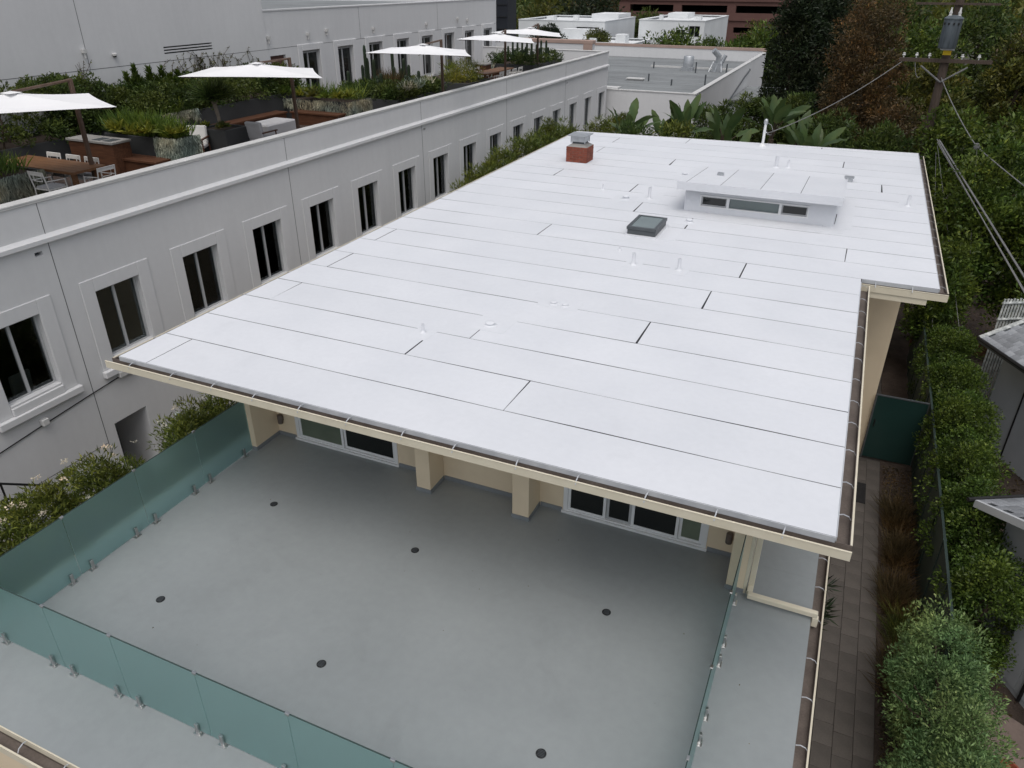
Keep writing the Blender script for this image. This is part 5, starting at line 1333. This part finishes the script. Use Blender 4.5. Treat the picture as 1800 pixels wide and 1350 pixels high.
N2 = thing('low_shed', (4.4, 13.0, -0.06), 'small grey shed with shingled corner roof above the hedge', 'shed')
E2 = Vector((3.32, 13.45, 2.40))
sl2 = Vector((0, 0, 0.36))
m = MB(); quad(m, E2, E2 + m_*2.4, E2 + m_*2.4 + e_*2.2 + sl2*2.2, E2 + e_*2.2 + sl2*2.2, 0.06); m.build('roof', MT['darkmetal'], N2)
shingle_plane(N2, E2 + Vector((0,0,0.002)), m_, e_, 11, 11, 0.22, 0.19, 0.36)
m = MB(); quad(m, E2 - m_*0.06 + Vector((0,0,0.03)), E2 - m_*0.002 + Vector((0,0,0.03)), E2 - m_*0.002 + e_*2.2 + sl2*2.2 + Vector((0,0,0.03)), E2 - m_*0.06 + e_*2.2 + sl2*2.2 + Vector((0,0,0.03)), 0.15); m.build('fascia', MT['palesiding'], N2)
m = MB(); m.tube([E2 - e_*0.06 - m_*0.15, E2 - e_*0.06 + m_*2.4], 0.045, 8); m.build('gutter', MT['black'], N2)
W2 = E2 + m_*0.45 + e_*0.30
m = MB(); m.prism([(p.x, p.y) for p in (W2, W2 + e_*1.2, W2 + e_*1.2 + m_*2, W2 + m_*2)], -0.1, 2.40); m.build('wall', MT['palesiding'], N2)
N3 = thing('sided_shed', (4.8, 11.5, -0.06), 'pale sided wall with a black pipe at the bottom right', 'shed')
W3 = Vector((4.12, 11.9, 0))
m = MB(); m.prism([(p.x, p.y) for p in (W3, W3 + e_*3.0, W3 + e_*3.0 + m_*2.5, W3 + m_*2.5)], -0.1, 2.35); m.build('wall', MT['siding'], N3)
for k in range(7):
    o_ = W3 + e_*(0.02 + k*0.425) - m_*0.012
    m = MB(); m.prism([(p.x, p.y) for p in (o_, o_ + e_*0.415, o_ + e_*0.415 + m_*0.011, o_ + m_*0.011)], 0.05, 2.34); m.build('panel', MT['palesiding'], N3)
m = MB(); m.prism([(p.x, p.y) for p in (W3 - m_*0.1 - e_*0.1, W3 - m_*0.1 + e_*3.1, W3 + m_*2.6 + e_*3.1, W3 + m_*2.6 - e_*0.1)], 2.351, 2.45); m.build('roof', MT['greyroof'], N3)
m = MB(); q3 = W3 + e_*0.62 - m_*0.045; m.tube([q3 + Vector((0,0,0.0)), q3 + Vector((0,0,1.5)), q3 + e_*0.5 + Vector((0,0,1.75))], 0.03, 8); m.build('pipe', MT['black'], N3)
pt = thing('flower_pot', (3.95, 9.55, -0.06), 'terracotta flower pot in the bottom right corner', 'pot')
MB().lathe([(0, 0), (0.13, 0), (0.19, 0.28), (0.20, 0.34), (0.17, 0.34), (0.16, 0.28), (0, 0.26)], (3.95, 9.55, -0.055), 18).build('pot', MT['terracotta'], pt, smooth=True)
tag(MB().box((2.98, 26.2, -0.06), (5.6, 26.3, 0.5)).build('garden_board', MT['teak']), 'tan timber board across the bare soil behind the shingled house', 'board')

# fence of dark panels along the planting bed, gate across the walkway
FN = thing('dark_fence', (2.89, 16.0, -0.05), 'dark green panel fence between the path bed and the hedge', 'fence')
for k in range(4, 16):
    y = 5.6 + k*1.2
    MB().box((2.875, y+0.035, 0.02), (2.895, y+1.165, 1.84)).build('panel', MT['fence'], FN)
    MB().box((2.855, y-0.033, -0.05), (2.92, y+0.033, 1.86)).build('post', MT['fence'], FN)
    MB().box((2.862, y+0.034, 1.842), (2.908, y+1.166, 1.86)).build('top_rail', MT['fence'], FN)
GT = thing('glass_gate', (2.3, 18.25, -0.04), 'dark teal glass gate across the side path', 'gate')
MB().box((1.72, 18.20, 0.04), (2.84, 18.22, 1.80)).build('glass_panel', MT['gate'], GT)
m = MB(); m.box((1.69, 18.19, 1.801), (2.86, 18.23, 1.83)); m.box((1.69, 18.19, 0.0), (1.719, 18.23, 1.80)); m.box((2.841, 18.19, 0.0), (2.86, 18.23, 1.80)); m.build('frame', MT['darkmetal'], GT)
m = MB(); m.tube([(1.80, 18.17, 0.95), (1.80, 18.17, 1.15)], 0.012, 6); m.build('handle', MT['black'], GT)
tag(MB().box((1.30, 16.1, 0.006), (1.86, 16.95, 0.02)).build('door_mat', MT['mat'], bevel=0.004), 'black rubber mat on the side path', 'mat')

# ================================================================== POLE AND WIRES
PL = thing('utility_pole', (2.32, 31.6, -0.06), 'wooden utility pole with grey transformer and crossarms behind the roof', 'utility pole')
m = MB(); m.tube([(2.36, 31.6, -0.06), (2.30, 31.6, 5.0), (2.24, 31.6, 13.0)], [0.17, 0.15, 0.12], 12); m.build('post', MT['pole'], PL, smooth=True)
m = MB(); m.cbox((2.25, 31.44, 8.28), (2.85, 0.10, 0.12), 0.0); m.build('crossarm', MT['pole'], PL)
m = MB(); m.cbox((2.2, 31.44, 10.02), (2.5, 0.07, 0.07), 0.0); m.build('crossarm', MT['pole'], PL)
for s in (-1, 1):
    m = MB(); m.tube([(2.27, 31.42, 7.60), (2.27 + s*0.72, 31.40, 8.10)], 0.03, 6); m.build('brace', MT['cable'], PL)
tm = MB(); tm.lathe([(0, 0), (0.25, 0.0), (0.28, 0.04), (0.28, 0.87), (0.30, 0.89), (0.30, 0.92), (0.17, 1.0), (0, 1.02)], (2.19, 31.25, 8.68), 20); TR = tm.build('transformer', MT['transformer'], PL, smooth=True)
m = MB()
for k in range(4):
    a_ = -2.6 + k*0.55
    m.box((2.19 + 0.285*math.cos(a_) - 0.025, 31.25 + 0.285*math.sin(a_) - 0.025, 9.40), (2.19 + 0.285*math.cos(a_) + 0.025, 31.25 + 0.285*math.sin(a_) + 0.025, 9.47))
m.build('terminal', MT['black'], TR)
for s in (-0.15, 0.15):
    m = MB(); m.lathe([(0, 0), (0.045, 0), (0.06, 0.05), (0.04, 0.09), (0.055, 0.14), (0.03, 0.2), (0.02, 0.3), (0, 0.3)], (2.19 + s*0.9, 31.25, 9.62), 10); m.build('bushing', MT['coping'], TR, smooth=True)
m = MB(); m.box((2.02, 31.27, 8.62), (2.45, 31.50, 8.71)); m.build('bracket', MT['galv'], PL)
MB().box((2.13, 31.43, 8.46), (2.38, 31.46, 8.60)).build('tag', MT['yellow'], PL)
for x in (0.95, 1.35, 1.75, 2.75, 3.25):
    m = MB(); m.lathe([(0, 0), (0.02, 0), (0.02, 0.06), (0.055, 0.07), (0.055, 0.10), (0.03, 0.12), (0.045, 0.15), (0, 0.17)], (x, 31.44, 8.34), 10); m.build('insulator', MT['coping'], PL, smooth=True)
def wire(label, a, b, sag, r=0.012, mat='cable', n=14):
    a = Vector(a); b = Vector(b); m = MB()
    m.tube([a.lerp(b, i/n) + Vector((0, 0, -4*sag*(i/n)*(1-i/n))) for i in range(n+1)], r, 5)
    tag(m.build('overhead_cable', MT[mat], smooth=True), label, 'cable', 'overhead cables')
wire('service cable sagging from the crossarm to the white roof mast', (0.95, 31.44, 8.22), (-2.80, 27.6, 6.12), 0.22, 0.014, 'cable')
wire('cable loop hanging at the left end of the crossarm', (1.35, 31.4, 8.2), (1.60, 31.35, 7.75), 0.18, 0.012)
wire('guy cable from the pole down to the splice', (2.27, 31.5, 7.75), (3.38, 27.0, 6.29), 0.10, 0.016)
wire('cable from the splice running out of frame at right', (3.38, 27.0, 6.29), (5.6, 20.1, 5.5), 0.06, 0.018)
for i, (dx, dz, lb) in enumerate([(0, 0, 'upper cable of the bundle beside the roof gutter'), (0.07, -0.10, 'middle cable of the bundle beside the roof gutter'), (0.14, -0.02, 'thick lower cable of the bundle beside the roof gutter')]):
    wire(lb, (2.44 + dx*0.5, 29.0, 6.1 + dz), (4.15 + dx*1.6, 18.0, 4.6 + dz), 0.0, 0.016 if i < 2 else 0.026)
wire('thin wire dropping from the cable bundle to the yard', (2.5, 29.0, 5.9), (3.75, 21.8, 1.9), 0.0, 0.008)
wire('thin wire dropping steeply behind the gutter', (2.5, 28.9, 5.7), (3.05, 22.8, 2.0), 0.0, 0.007)
wire('drop wire hanging below the splice', (3.40, 26.9, 6.2), (3.75, 25.0, 3.6), 0.0, 0.008)
sb = MB(); sb.lathe([(0, 0), (0.07, 0.02), (0.09, 0.1), (0.07, 0.18), (0, 0.2)], (3.38, 27.0, 6.2), 10)
tag(sb.build('splice_box', MT['cable'], smooth=True), 'small grey splice hub where the guy cable bends', 'splice box')

# ================================================================== PLANTING
GRP = 'ficus hedge along the fence'
for i, (x, y, zt, rx, ry, lb) in enumerate([(3.55, 11.8, 2.55, 0.70, 1.15, 'nearest ficus shrub of the hedge below the small shed roof'), (3.46, 13.7, 2.50, 0.72, 1.1, 'second ficus shrub of the hedge left of the shed roof'), (3.42, 15.5, 2.65, 0.72, 1.2, 'third ficus shrub of the hedge beside the grey wall'), (3.46, 17.4, 2.65, 0.75, 1.2, 'fourth ficus shrub of the hedge level with the glass gate'), (3.46, 19.3, 2.60, 0.75, 1.2, 'fifth ficus shrub of the hedge left of the shingled roof'), (3.44, 21.5, 2.55, 0.75, 1.3, 'farthest ficus shrub of the hedge behind the roof corner')]):
    tree('ficus_shrub', lb, (x, y, -0.05), (x, y, zt*0.52), (rx*0.86, ry*0.9, zt*0.50), 72, 0.27, 250, (0.062, 0.034), MT['lf_hedge'], 'shrub', GRP, tr=0.05, seed=200 + i, lo=0.5)
rng = np.random.default_rng(230)
RB = thing('round_bush', (2.70, 8.9, -0.05), 'large rounded grey green bush at the bottom right', 'bush')
cl = [clumps_ellipsoid(c, r, n, 0.23, rng, 0.62) for c, r, n in [((2.66, 9.8, 1.42), (0.52, 0.95, 1.20), 95), ((2.80, 8.75, 1.42), (0.62, 1.0, 1.12), 100), ((2.76, 7.5, 1.30), (0.64, 1.1, 1.10), 100), ((2.72, 8.7, 0.8), (0.45, 1.6, 0.8), 60)]]
pos, d = leaves_on(np.concatenate([q[0] for q in cl]), np.concatenate([q[1] for q in cl]), 150, rng, 0.35)
leaf_object('crown', pos[pos[:, 2] > 0], d[pos[:, 2] > 0], 0.062, 0.024, MT['lf_bush'], RB, 0.25, rng)
trunk_mesh((2.70, 8.9, -0.05), (2.68, 8.9, 1.9), 0.06, 0.02, 14, rng, MT['bark'], RB, spread=0.75)
for i, (x, y, lb) in enumerate([(2.50, 10.9, 'tan tufted grass beside the large bush'), (2.45, 13.0, 'rusty grass tuft in the middle of the planting bed'), (2.55, 14.4, 'orange brown grass tuft beyond the middle of the bed'), (2.50, 15.7, 'farthest rusty grass tuft near the gate'), (2.60, 11.9, 'dark brown grass tuft by the fence panel')]):
    blades('grass_tuft', lb, (x, y, -0.03), (0.22, 0.45), 900, 0.55, 0.014, MT['lf_tan'] if i != 4 else MT['lf_olive'], group='grass tufts in the bed', seed=240 + i, lean=0.55)
tree('slim_shrub', 'slim dark spiky shrub growing beside the terrace gutter', (0.98, 10.5, -0.05), (0.98, 10.5, 1.45), (0.08, 0.30, 0.55), 8, 0.10, 30, (0.24, 0.03), MT['lf_dark'], 'shrub', tr=0.03, seed=251)

# ground cover litter on the bed and soil of the yard
rng = np.random.default_rng(260)
n = 5000
P = np.stack([rng.uniform(2.22, 2.95, n), rng.uniform(5, 18, n), rng.uniform(-0.02, 0.02, n)], 1)
o = leaf_object('leaf_litter', P, rng.normal(size=(n, 3))*np.array([1, 1, 0.25]), 0.06, 0.03, MT['lf_tan'], None, 0.1, rng)
tag(o, 'brown leaf litter covering the planting bed', 'leaf litter', kind='stuff')
n = 5000
P = np.stack([rng.uniform(3.1, 6.5, n), rng.uniform(8, 33, n), rng.uniform(-0.06, -0.03, n)], 1)
o = leaf_object('leaf_litter', P, rng.normal(size=(n, 3))*np.array([1, 1, 0.25]), 0.08, 0.04, MT['lf_tan'], None, 0.1, rng)
tag(o, 'fallen brown leaves on the bare yard soil', 'leaf litter', kind='stuff')

n = 26
P = np.stack([rng.uniform(-8.8, 0.4, n), rng.uniform(3.0, 9.0, n), np.full(n, 3.004)], 1)
o = leaf_object('deck_litter', P, rng.normal(size=(n, 3))*np.array([1, 1, 0.08]), 0.022, 0.014, MT['lf_tan'], None, 0.05, rng)
tag(o, 'tiny leaf specks lying on the grey terrace floor', 'leaf litter', kind='stuff')

# oleanders with white flowers, along the glass railing
for i, (y, zt, rx, ry, nf, lb) in enumerate([(3.0, 4.05, 0.7, 0.9, 5, 'oleander at the left edge of the picture behind the glass'), (4.4, 4.12, 0.7, 0.9, 6, 'low oleander left of the flowering one behind the glass'), (5.45, 4.22, 0.7, 0.75, 12, 'oleander with white blossoms in front of the handrail'), (6.35, 4.22, 0.65, 0.7, 14, 'oleander with the most white blossoms left of the dark doorway'), (7.15, 3.80, 0.6, 0.55, 6, 'short oleander just below the dark doorway'), (8.45, 4.12, 0.62, 0.62, 9, 'oleander right of the dark doorway with blossoms on its left'), (9.5, 4.05, 0.7, 0.7, 5, 'oleander tucked under the front left roof corner'), (11.0, 3.9, 0.7, 1.0, 4, 'oleander behind the corner under the eave')]):
    zt -= 0.22
    t = tree('oleander', lb, (-10.35, y, -0.3), (-10.35, y, zt - 1.25), (rx, ry, 1.2), 95, 0.22, 110, (0.10, 0.026), MT['lf_oleander'], 'shrub', 'oleanders behind the glass railing', tr=0.05, seed=270 + i, up=0.55, lo=0.45)
    rng = np.random.default_rng(300 + i)
    for k in range((nf + 1)//2):
        a_ = rng.uniform(0, 6.28); rr_ = rng.uniform(0.3, 0.95)
        c = np.array([-10.35 + rx*rr_*math.cos(a_), y + ry*rr_*math.sin(a_), zt - 1.25 + 1.2*math.sqrt(max(0.05, 1 - rr_**2)) + rng.uniform(0.05, 0.18)])
        u = rng.normal(size=(22, 3)); u[:, 2] = np.abs(u[:, 2]) + 0.2; u /= np.linalg.norm(u, axis=1, keepdims=True)
        leaf_object('flower', c + u*0.045*rng.uniform(0.3, 1.4, (22, 1)), u, 0.030, 0.025, MT['flower'], t, 0.15, rng)

# tall yellow green shrubs between the roof and the office
for i, (x, y, zt, lb) in enumerate([(-12.3, 22.6, 4.1, 'nearest yellow green shrub left of the white roof edge'), (-12.35, 24.6, 4.6, 'second yellow green shrub along the office wall'), (-12.3, 26.6, 4.9, 'third yellow green shrub along the office wall'), (-12.3, 28.8, 5.1, 'tall yellow green shrub left of the chimney'), (-12.2, 31.0, 5.25, 'tallest yellow green shrub along the office wall'), (-12.1, 33.4, 4.9, 'shrub left of the farthest roof corner'), (-11.6, 36.0, 4.75, 'shrub right before the big paddle leaves'), (-11.2, 38.6, 4.6, 'last shrub in the row by the office wall')]):
    tree('podocarpus', lb, (x, y, -0.3), (x, y, zt - 1.2), (0.72, 1.0, 1.35), 75, 0.28, 90, (0.17, 0.032), MT['lf_oleander'], 'shrub', 'shrubs along the office wall', tr=0.05, seed=320 + i, up=0.9, lo=0.45)

# giant bird of paradise: every paddle leaf its own piece
def paddle(seed, L, W):
    rng = np.random.default_rng(seed)
    m = MB(); vs = []; fs = []; n = 9
    for i in range(n + 1):
        k = i/n
        wd = W*(math.sin(math.pi*min(1, k*0.93 + 0.06))**0.6)*0.5
        yb = L*k; droop = -0.16*L*k**2.4
        fold = 0.22*wd
        j = rng.normal()*0.02
        vs += [(-wd, yb - 0.02, droop + fold + j), (0, yb, droop), (wd, yb - 0.02, droop + fold - j)]
    for i in range(n):
        a_ = 3*i
        fs += [(a_, a_+1, a_+4, a_+3), (a_+1, a_+2, a_+5, a_+4)]
    m.add(vs, fs)
    me = m.mesh('leaf', MT['lf_streli'], smooth=True)
    at = me.attributes.new('rnd', 'FLOAT', 'FACE')
    at.data.foreach_set('value', np.full(len(me.polygons), rng.uniform(0.1, 0.9), dtype=np.float32))
    return me
PAD = [paddle(400 + i, 0.90 + 0.08*i, 0.40 + 0.04*(i % 3)) for i in range(5)]
def strelitzia(label, x, y, zt, nl, seed):
    rng = np.random.default_rng(seed)
    t = thing('bird_of_paradise', (x, y, -0.06), label, 'plant', 'giant bird of paradise plants')
    m = MB()
    zc = zt - 1.75
    m.tube([(x, y, -0.06), (x + rng.normal()*0.1, y, zc*0.5), (x, y, zc)], [0.16, 0.14, 0.12], 8)
    for k in range(nl):
        a_ = (k/nl)*6.28 + rng.uniform(-0.4, 0.4); spread = rng.uniform(0.1, 0.5); h = rng.uniform(0.35, 0.95)
        b = Vector((x, y, zc)); e = b + Vector((math.cos(a_)*spread, math.sin(a_)*spread, h))
        m.tube([b, b.lerp(e, 0.5) + Vector((0, 0, 0.12)), e], [0.04, 0.03, 0.02], 6)
        pit = R(rng.uniform(58, 88) if k % 5 else rng.uniform(15, 40))
        rot = Euler((pit, rng.normal()*0.35, a_ - math.pi/2)).to_matrix().to_euler()
        piece('leaf', PAD[rng.integers(0, 5)], t, e, rot, None)
    m.build('stem', MT['lf_cactus'] if False else MT['bark'], t, smooth=True)
for i, (x, y, zt, nl, lb) in enumerate([(-9.3, 33.6, 5.95, 11, 'bird of paradise left of the group above the chimney corner'), (-7.9, 34.6, 5.6, 9, 'bird of paradise with a drooping leaf in front of the pale wall'), (-6.7, 33.2, 6.25, 12, 'tall fanned bird of paradise near the pale wall corner'), (-5.2, 34.2, 5.9, 10, 'bird of paradise right of the tall fanned one'), (-3.3, 34.5, 6.5, 10, 'bird of paradise left of the white service mast top'), (-1.45, 31.2, 6.0, 11, 'low bird of paradise right of the white service mast'), (-2.4, 35.5, 5.8, 8, 'bird of paradise behind the service cable'), (-4.2, 31.4, 5.3, 9, 'short bird of paradise behind the roof edge')]):
    strelitzia(lb, x, y, zt, nl, 420 + i)
for i, (x, y, zt, lb) in enumerate([(-6.2, 37.5, 4.9, 'dark green shrub below the pale wall corner'), (-4.6, 38.5, 5.3, 'feathery dark shrub behind the paddle leaves'), (-2.8, 39.0, 5.2, 'dark shrub right of the feathery one'), (-8.4, 31.6, 4.6, 'green shrub close behind the far roof edge at left'), (-6.4, 31.0, 4.7, 'green shrub close behind the far roof edge at centre'), (-0.2, 31.5, 4.9, 'green shrub behind the far roof edge at right'), (-1.0, 36.0, 4.8, 'dark shrub under the rusty tree'), (1.0, 31.5, 5.0, 'leafy shrub left of the utility pole foot')]):
    tree('garden_shrub', lb, (x, y, -0.06), (x, y, zt - 0.85), (1.05, 1.0, 1.9), 85, 0.36, 95, (0.18, 0.055), MT['lf_mid'] if i != 4 else MT['lf_oleander'], 'shrub', 'shrubs behind the house', tr=0.07, seed=440 + i, up=0.6)

# big trees on the right
def bigtree(lb, x, y, zc, r, n, cr, per, leaf, mat, seed, name='tree', **k):
    return tree(name, lb, (x, y, -0.06), (x, y, zc), r, n, cr, per, leaf, MT[mat], 'tree', None, tr=0.2, seed=seed, **k)
bigtree('glossy laurel tree right of the roof gutter below the splice', 4.0, 26.6, 4.0, (1.35, 1.9, 2.6), 150, 0.48, 120, (0.15, 0.07), 'lf_laurel', 460, 'laurel_tree')
bigtree('laurel tree wrapped round the foot of the utility pole', 3.2, 31.6, 4.4, (1.5, 1.6, 2.7), 140, 0.48, 120, (0.15, 0.07), 'lf_laurel', 461, 'laurel_tree')
bigtree('laurel tree at the right edge above the shingled house', 6.0, 25.6, 3.2, (1.6, 2.0, 2.7), 150, 0.48, 110, (0.15, 0.07), 'lf_laurel', 462, 'laurel_tree')
bigtree('dark laurel tree close to the roof corner behind the cables', 3.1, 24.2, 2.6, (0.75, 1.3, 2.2), 80, 0.40, 110, (0.14, 0.06), 'lf_laurel', 463, 'laurel_tree')
bigtree('laurel tree with bright tips right of the utility pole', 5.6, 31.0, 4.6, (1.9, 1.9, 2.6), 150, 0.5, 110, (0.17, 0.08), 'lf_laurel', 464, 'laurel_tree')
bigtree('tall rusty brown tree left of the utility pole', -0.2, 39.0, 6.3, (1.75, 1.7, 4.2), 250, 0.5, 140, (0.15, 0.045), 'lf_brown', 465, 'rusty_tree', lo=0.3, barkm=MT['palebark'])
bigtree('smaller rusty tree at the base of the tall rusty tree', 1.2, 37.0, 3.9, (1.6, 1.4, 2.6), 130, 0.5, 110, (0.15, 0.045), 'lf_brown', 466, 'rusty_tree', barkm=MT['palebark'])
bigtree('tall dark evergreen tree beside the grey roof building', -3.9, 46.0, 6.0, (1.45, 1.5, 5.6), 190, 0.6, 110, (0.22, 0.08), 'lf_dark', 467, 'evergreen_tree', lo=0.4)
bigtree('second dark evergreen close to the rusty tree', -2.6, 48.0, 6.5, (1.4, 1.5, 5.2), 150, 0.6, 100, (0.22, 0.08), 'lf_dark', 468, 'evergreen_tree', lo=0.4)
bigtree('olive tinted tree behind the crossarm', 2.6, 41.0, 4.6, (2.0, 1.8, 3.2), 130, 0.6, 80, (0.24, 0.09), 'lf_olive', 469)
bigtree('yellow tipped tree at the upper right corner', 6.2, 42.0, 5.6, (1.9, 1.9, 3.2), 130, 0.55, 90, (0.24, 0.09), 'lf_olive', 470)
bigtree('green tree behind the transformer', 2.3, 52.0, 5.0, (2.6, 2.2, 4.0), 140, 0.7, 80, (0.28, 0.11), 'lf_laurel', 471)
bigtree('brownish tree at the top right edge', 9.0, 52.0, 6.0, (2.6, 2.2, 4.6), 130, 0.7, 80, (0.28, 0.10), 'lf_brown', 472)
bigtree('mid green tree far right behind the yellow tipped one', 6.0, 60.0, 5.5, (3.0, 2.4, 4.6), 140, 0.8, 70, (0.32, 0.13), 'lf_mid', 473)
bigtree('dark green tree behind the tall rusty tree', 0.6, 60.0, 6.0, (2.8, 2.4, 5.0), 130, 0.8, 70, (0.32, 0.13), 'lf_mid', 474)
bigtree('dim brown tree behind the evergreens', -1.6, 56.0, 6.0, (1.8, 1.8, 5.0), 110, 0.7, 70, (0.3, 0.08), 'lf_brown', 475)
for i, (x, y, zt, r, mt, lb) in enumerate([(-18.6, 82.0, 5.7, 2.8, 'lf_laurel', 'round green tree left of the pair behind the grey roof'), (-15.6, 86.0, 5.0, 2.0, 'lf_mid', 'low round tree between the pair behind the grey roof'), (-10.4, 81.0, 6.2, 3.2, 'lf_laurel', 'round green tree right of the pair behind the grey roof'), (-8.0, 80.0, 5.2, 2.0, 'lf_mid', 'small tree behind the far right parapet corner'),
                                       (-38.0, 112.0, 8.6, 4.5, 'lf_dark', 'dark tree mass left of the brown garage'), (-31.0, 116.0, 6.2, 3.0, 'lf_mid', 'green tree peeking over the stepped white building'), (-33.5, 85.0, 6.0, 1.6, 'lf_dark', 'dark shrubby tree behind the farthest parasol'), (-47.0, 118.0, 7.2, 4.2, 'lf_olive', 'olive tree beyond the navy building'), (-53.0, 122.0, 7.6, 4.5, 'lf_mid', 'green tree close to the navy building'), (-44.0, 135.0, 8.2, 4.6, 'lf_brown', 'brownish tree far behind the white building'), (-28.5, 87.5, 5.6, 1.3, 'lf_olive', 'pale roof garden shrub on the low white building'), (-14.0, 112.0, 5.4, 2.6, 'lf_olive', 'olive bush in front of the garage right end')]):
    bigtree(lb, x, y, zt - r*0.9, (r*1.15, r, r), 70, r*0.34, 60, (0.12*r + 0.1, 0.05*r + 0.03), mt, 490 + i)

# far wood and hill
rng = np.random.default_rng(600)
P = []; D = []
for k in range(420):
    y = rng.uniform(150, 420); x = rng.uniform(-0.62, 0.18)*y; r = rng.uniform(2.5, 5)*(1 + y/600)
    u = rng.normal(size=(70, 3)); u[:, 2] = np.abs(u[:, 2]); u /= np.linalg.norm(u, axis=1, keepdims=True)
    P.append(np.array([x, y, rng.uniform(1.5, 3.5)]) + u*np.array([r*1.2, r, r*0.9])*rng.uniform(0.6, 1, (70, 1))); D.append(u + rng.normal(size=(70, 3))*0.5)
o = leaf_object('far_wood', np.concatenate(P), np.concatenate(D), 1.9, 1.1, MT['lf_olive'], None, 0.2, rng)
tag(o, 'far off wooded suburb reading as one brown green mass', 'wood', kind='stuff')
h = MB(); vs = []; fs = []; NX = 40; NY = 8
for j in range(NY + 1):
    for i in range(NX + 1):
        x = -900 + 1500*i/NX; y = 520 + 900*j/NY
        z = -1 + 60*(1 - math.cos(math.pi*j/NY))*0.5*(1 + 0.3*math.sin(i*0.7) + 0.2*math.sin(i*1.9 + 1))
        vs.append((x, y, z))
for j in range(NY):
    for i in range(NX): fs.append((j*(NX+1)+i, j*(NX+1)+i+1, (j+1)*(NX+1)+i+1, (j+1)*(NX+1)+i))
h.add(vs, fs); struct('hill', h, MT['hill'], smooth=True)
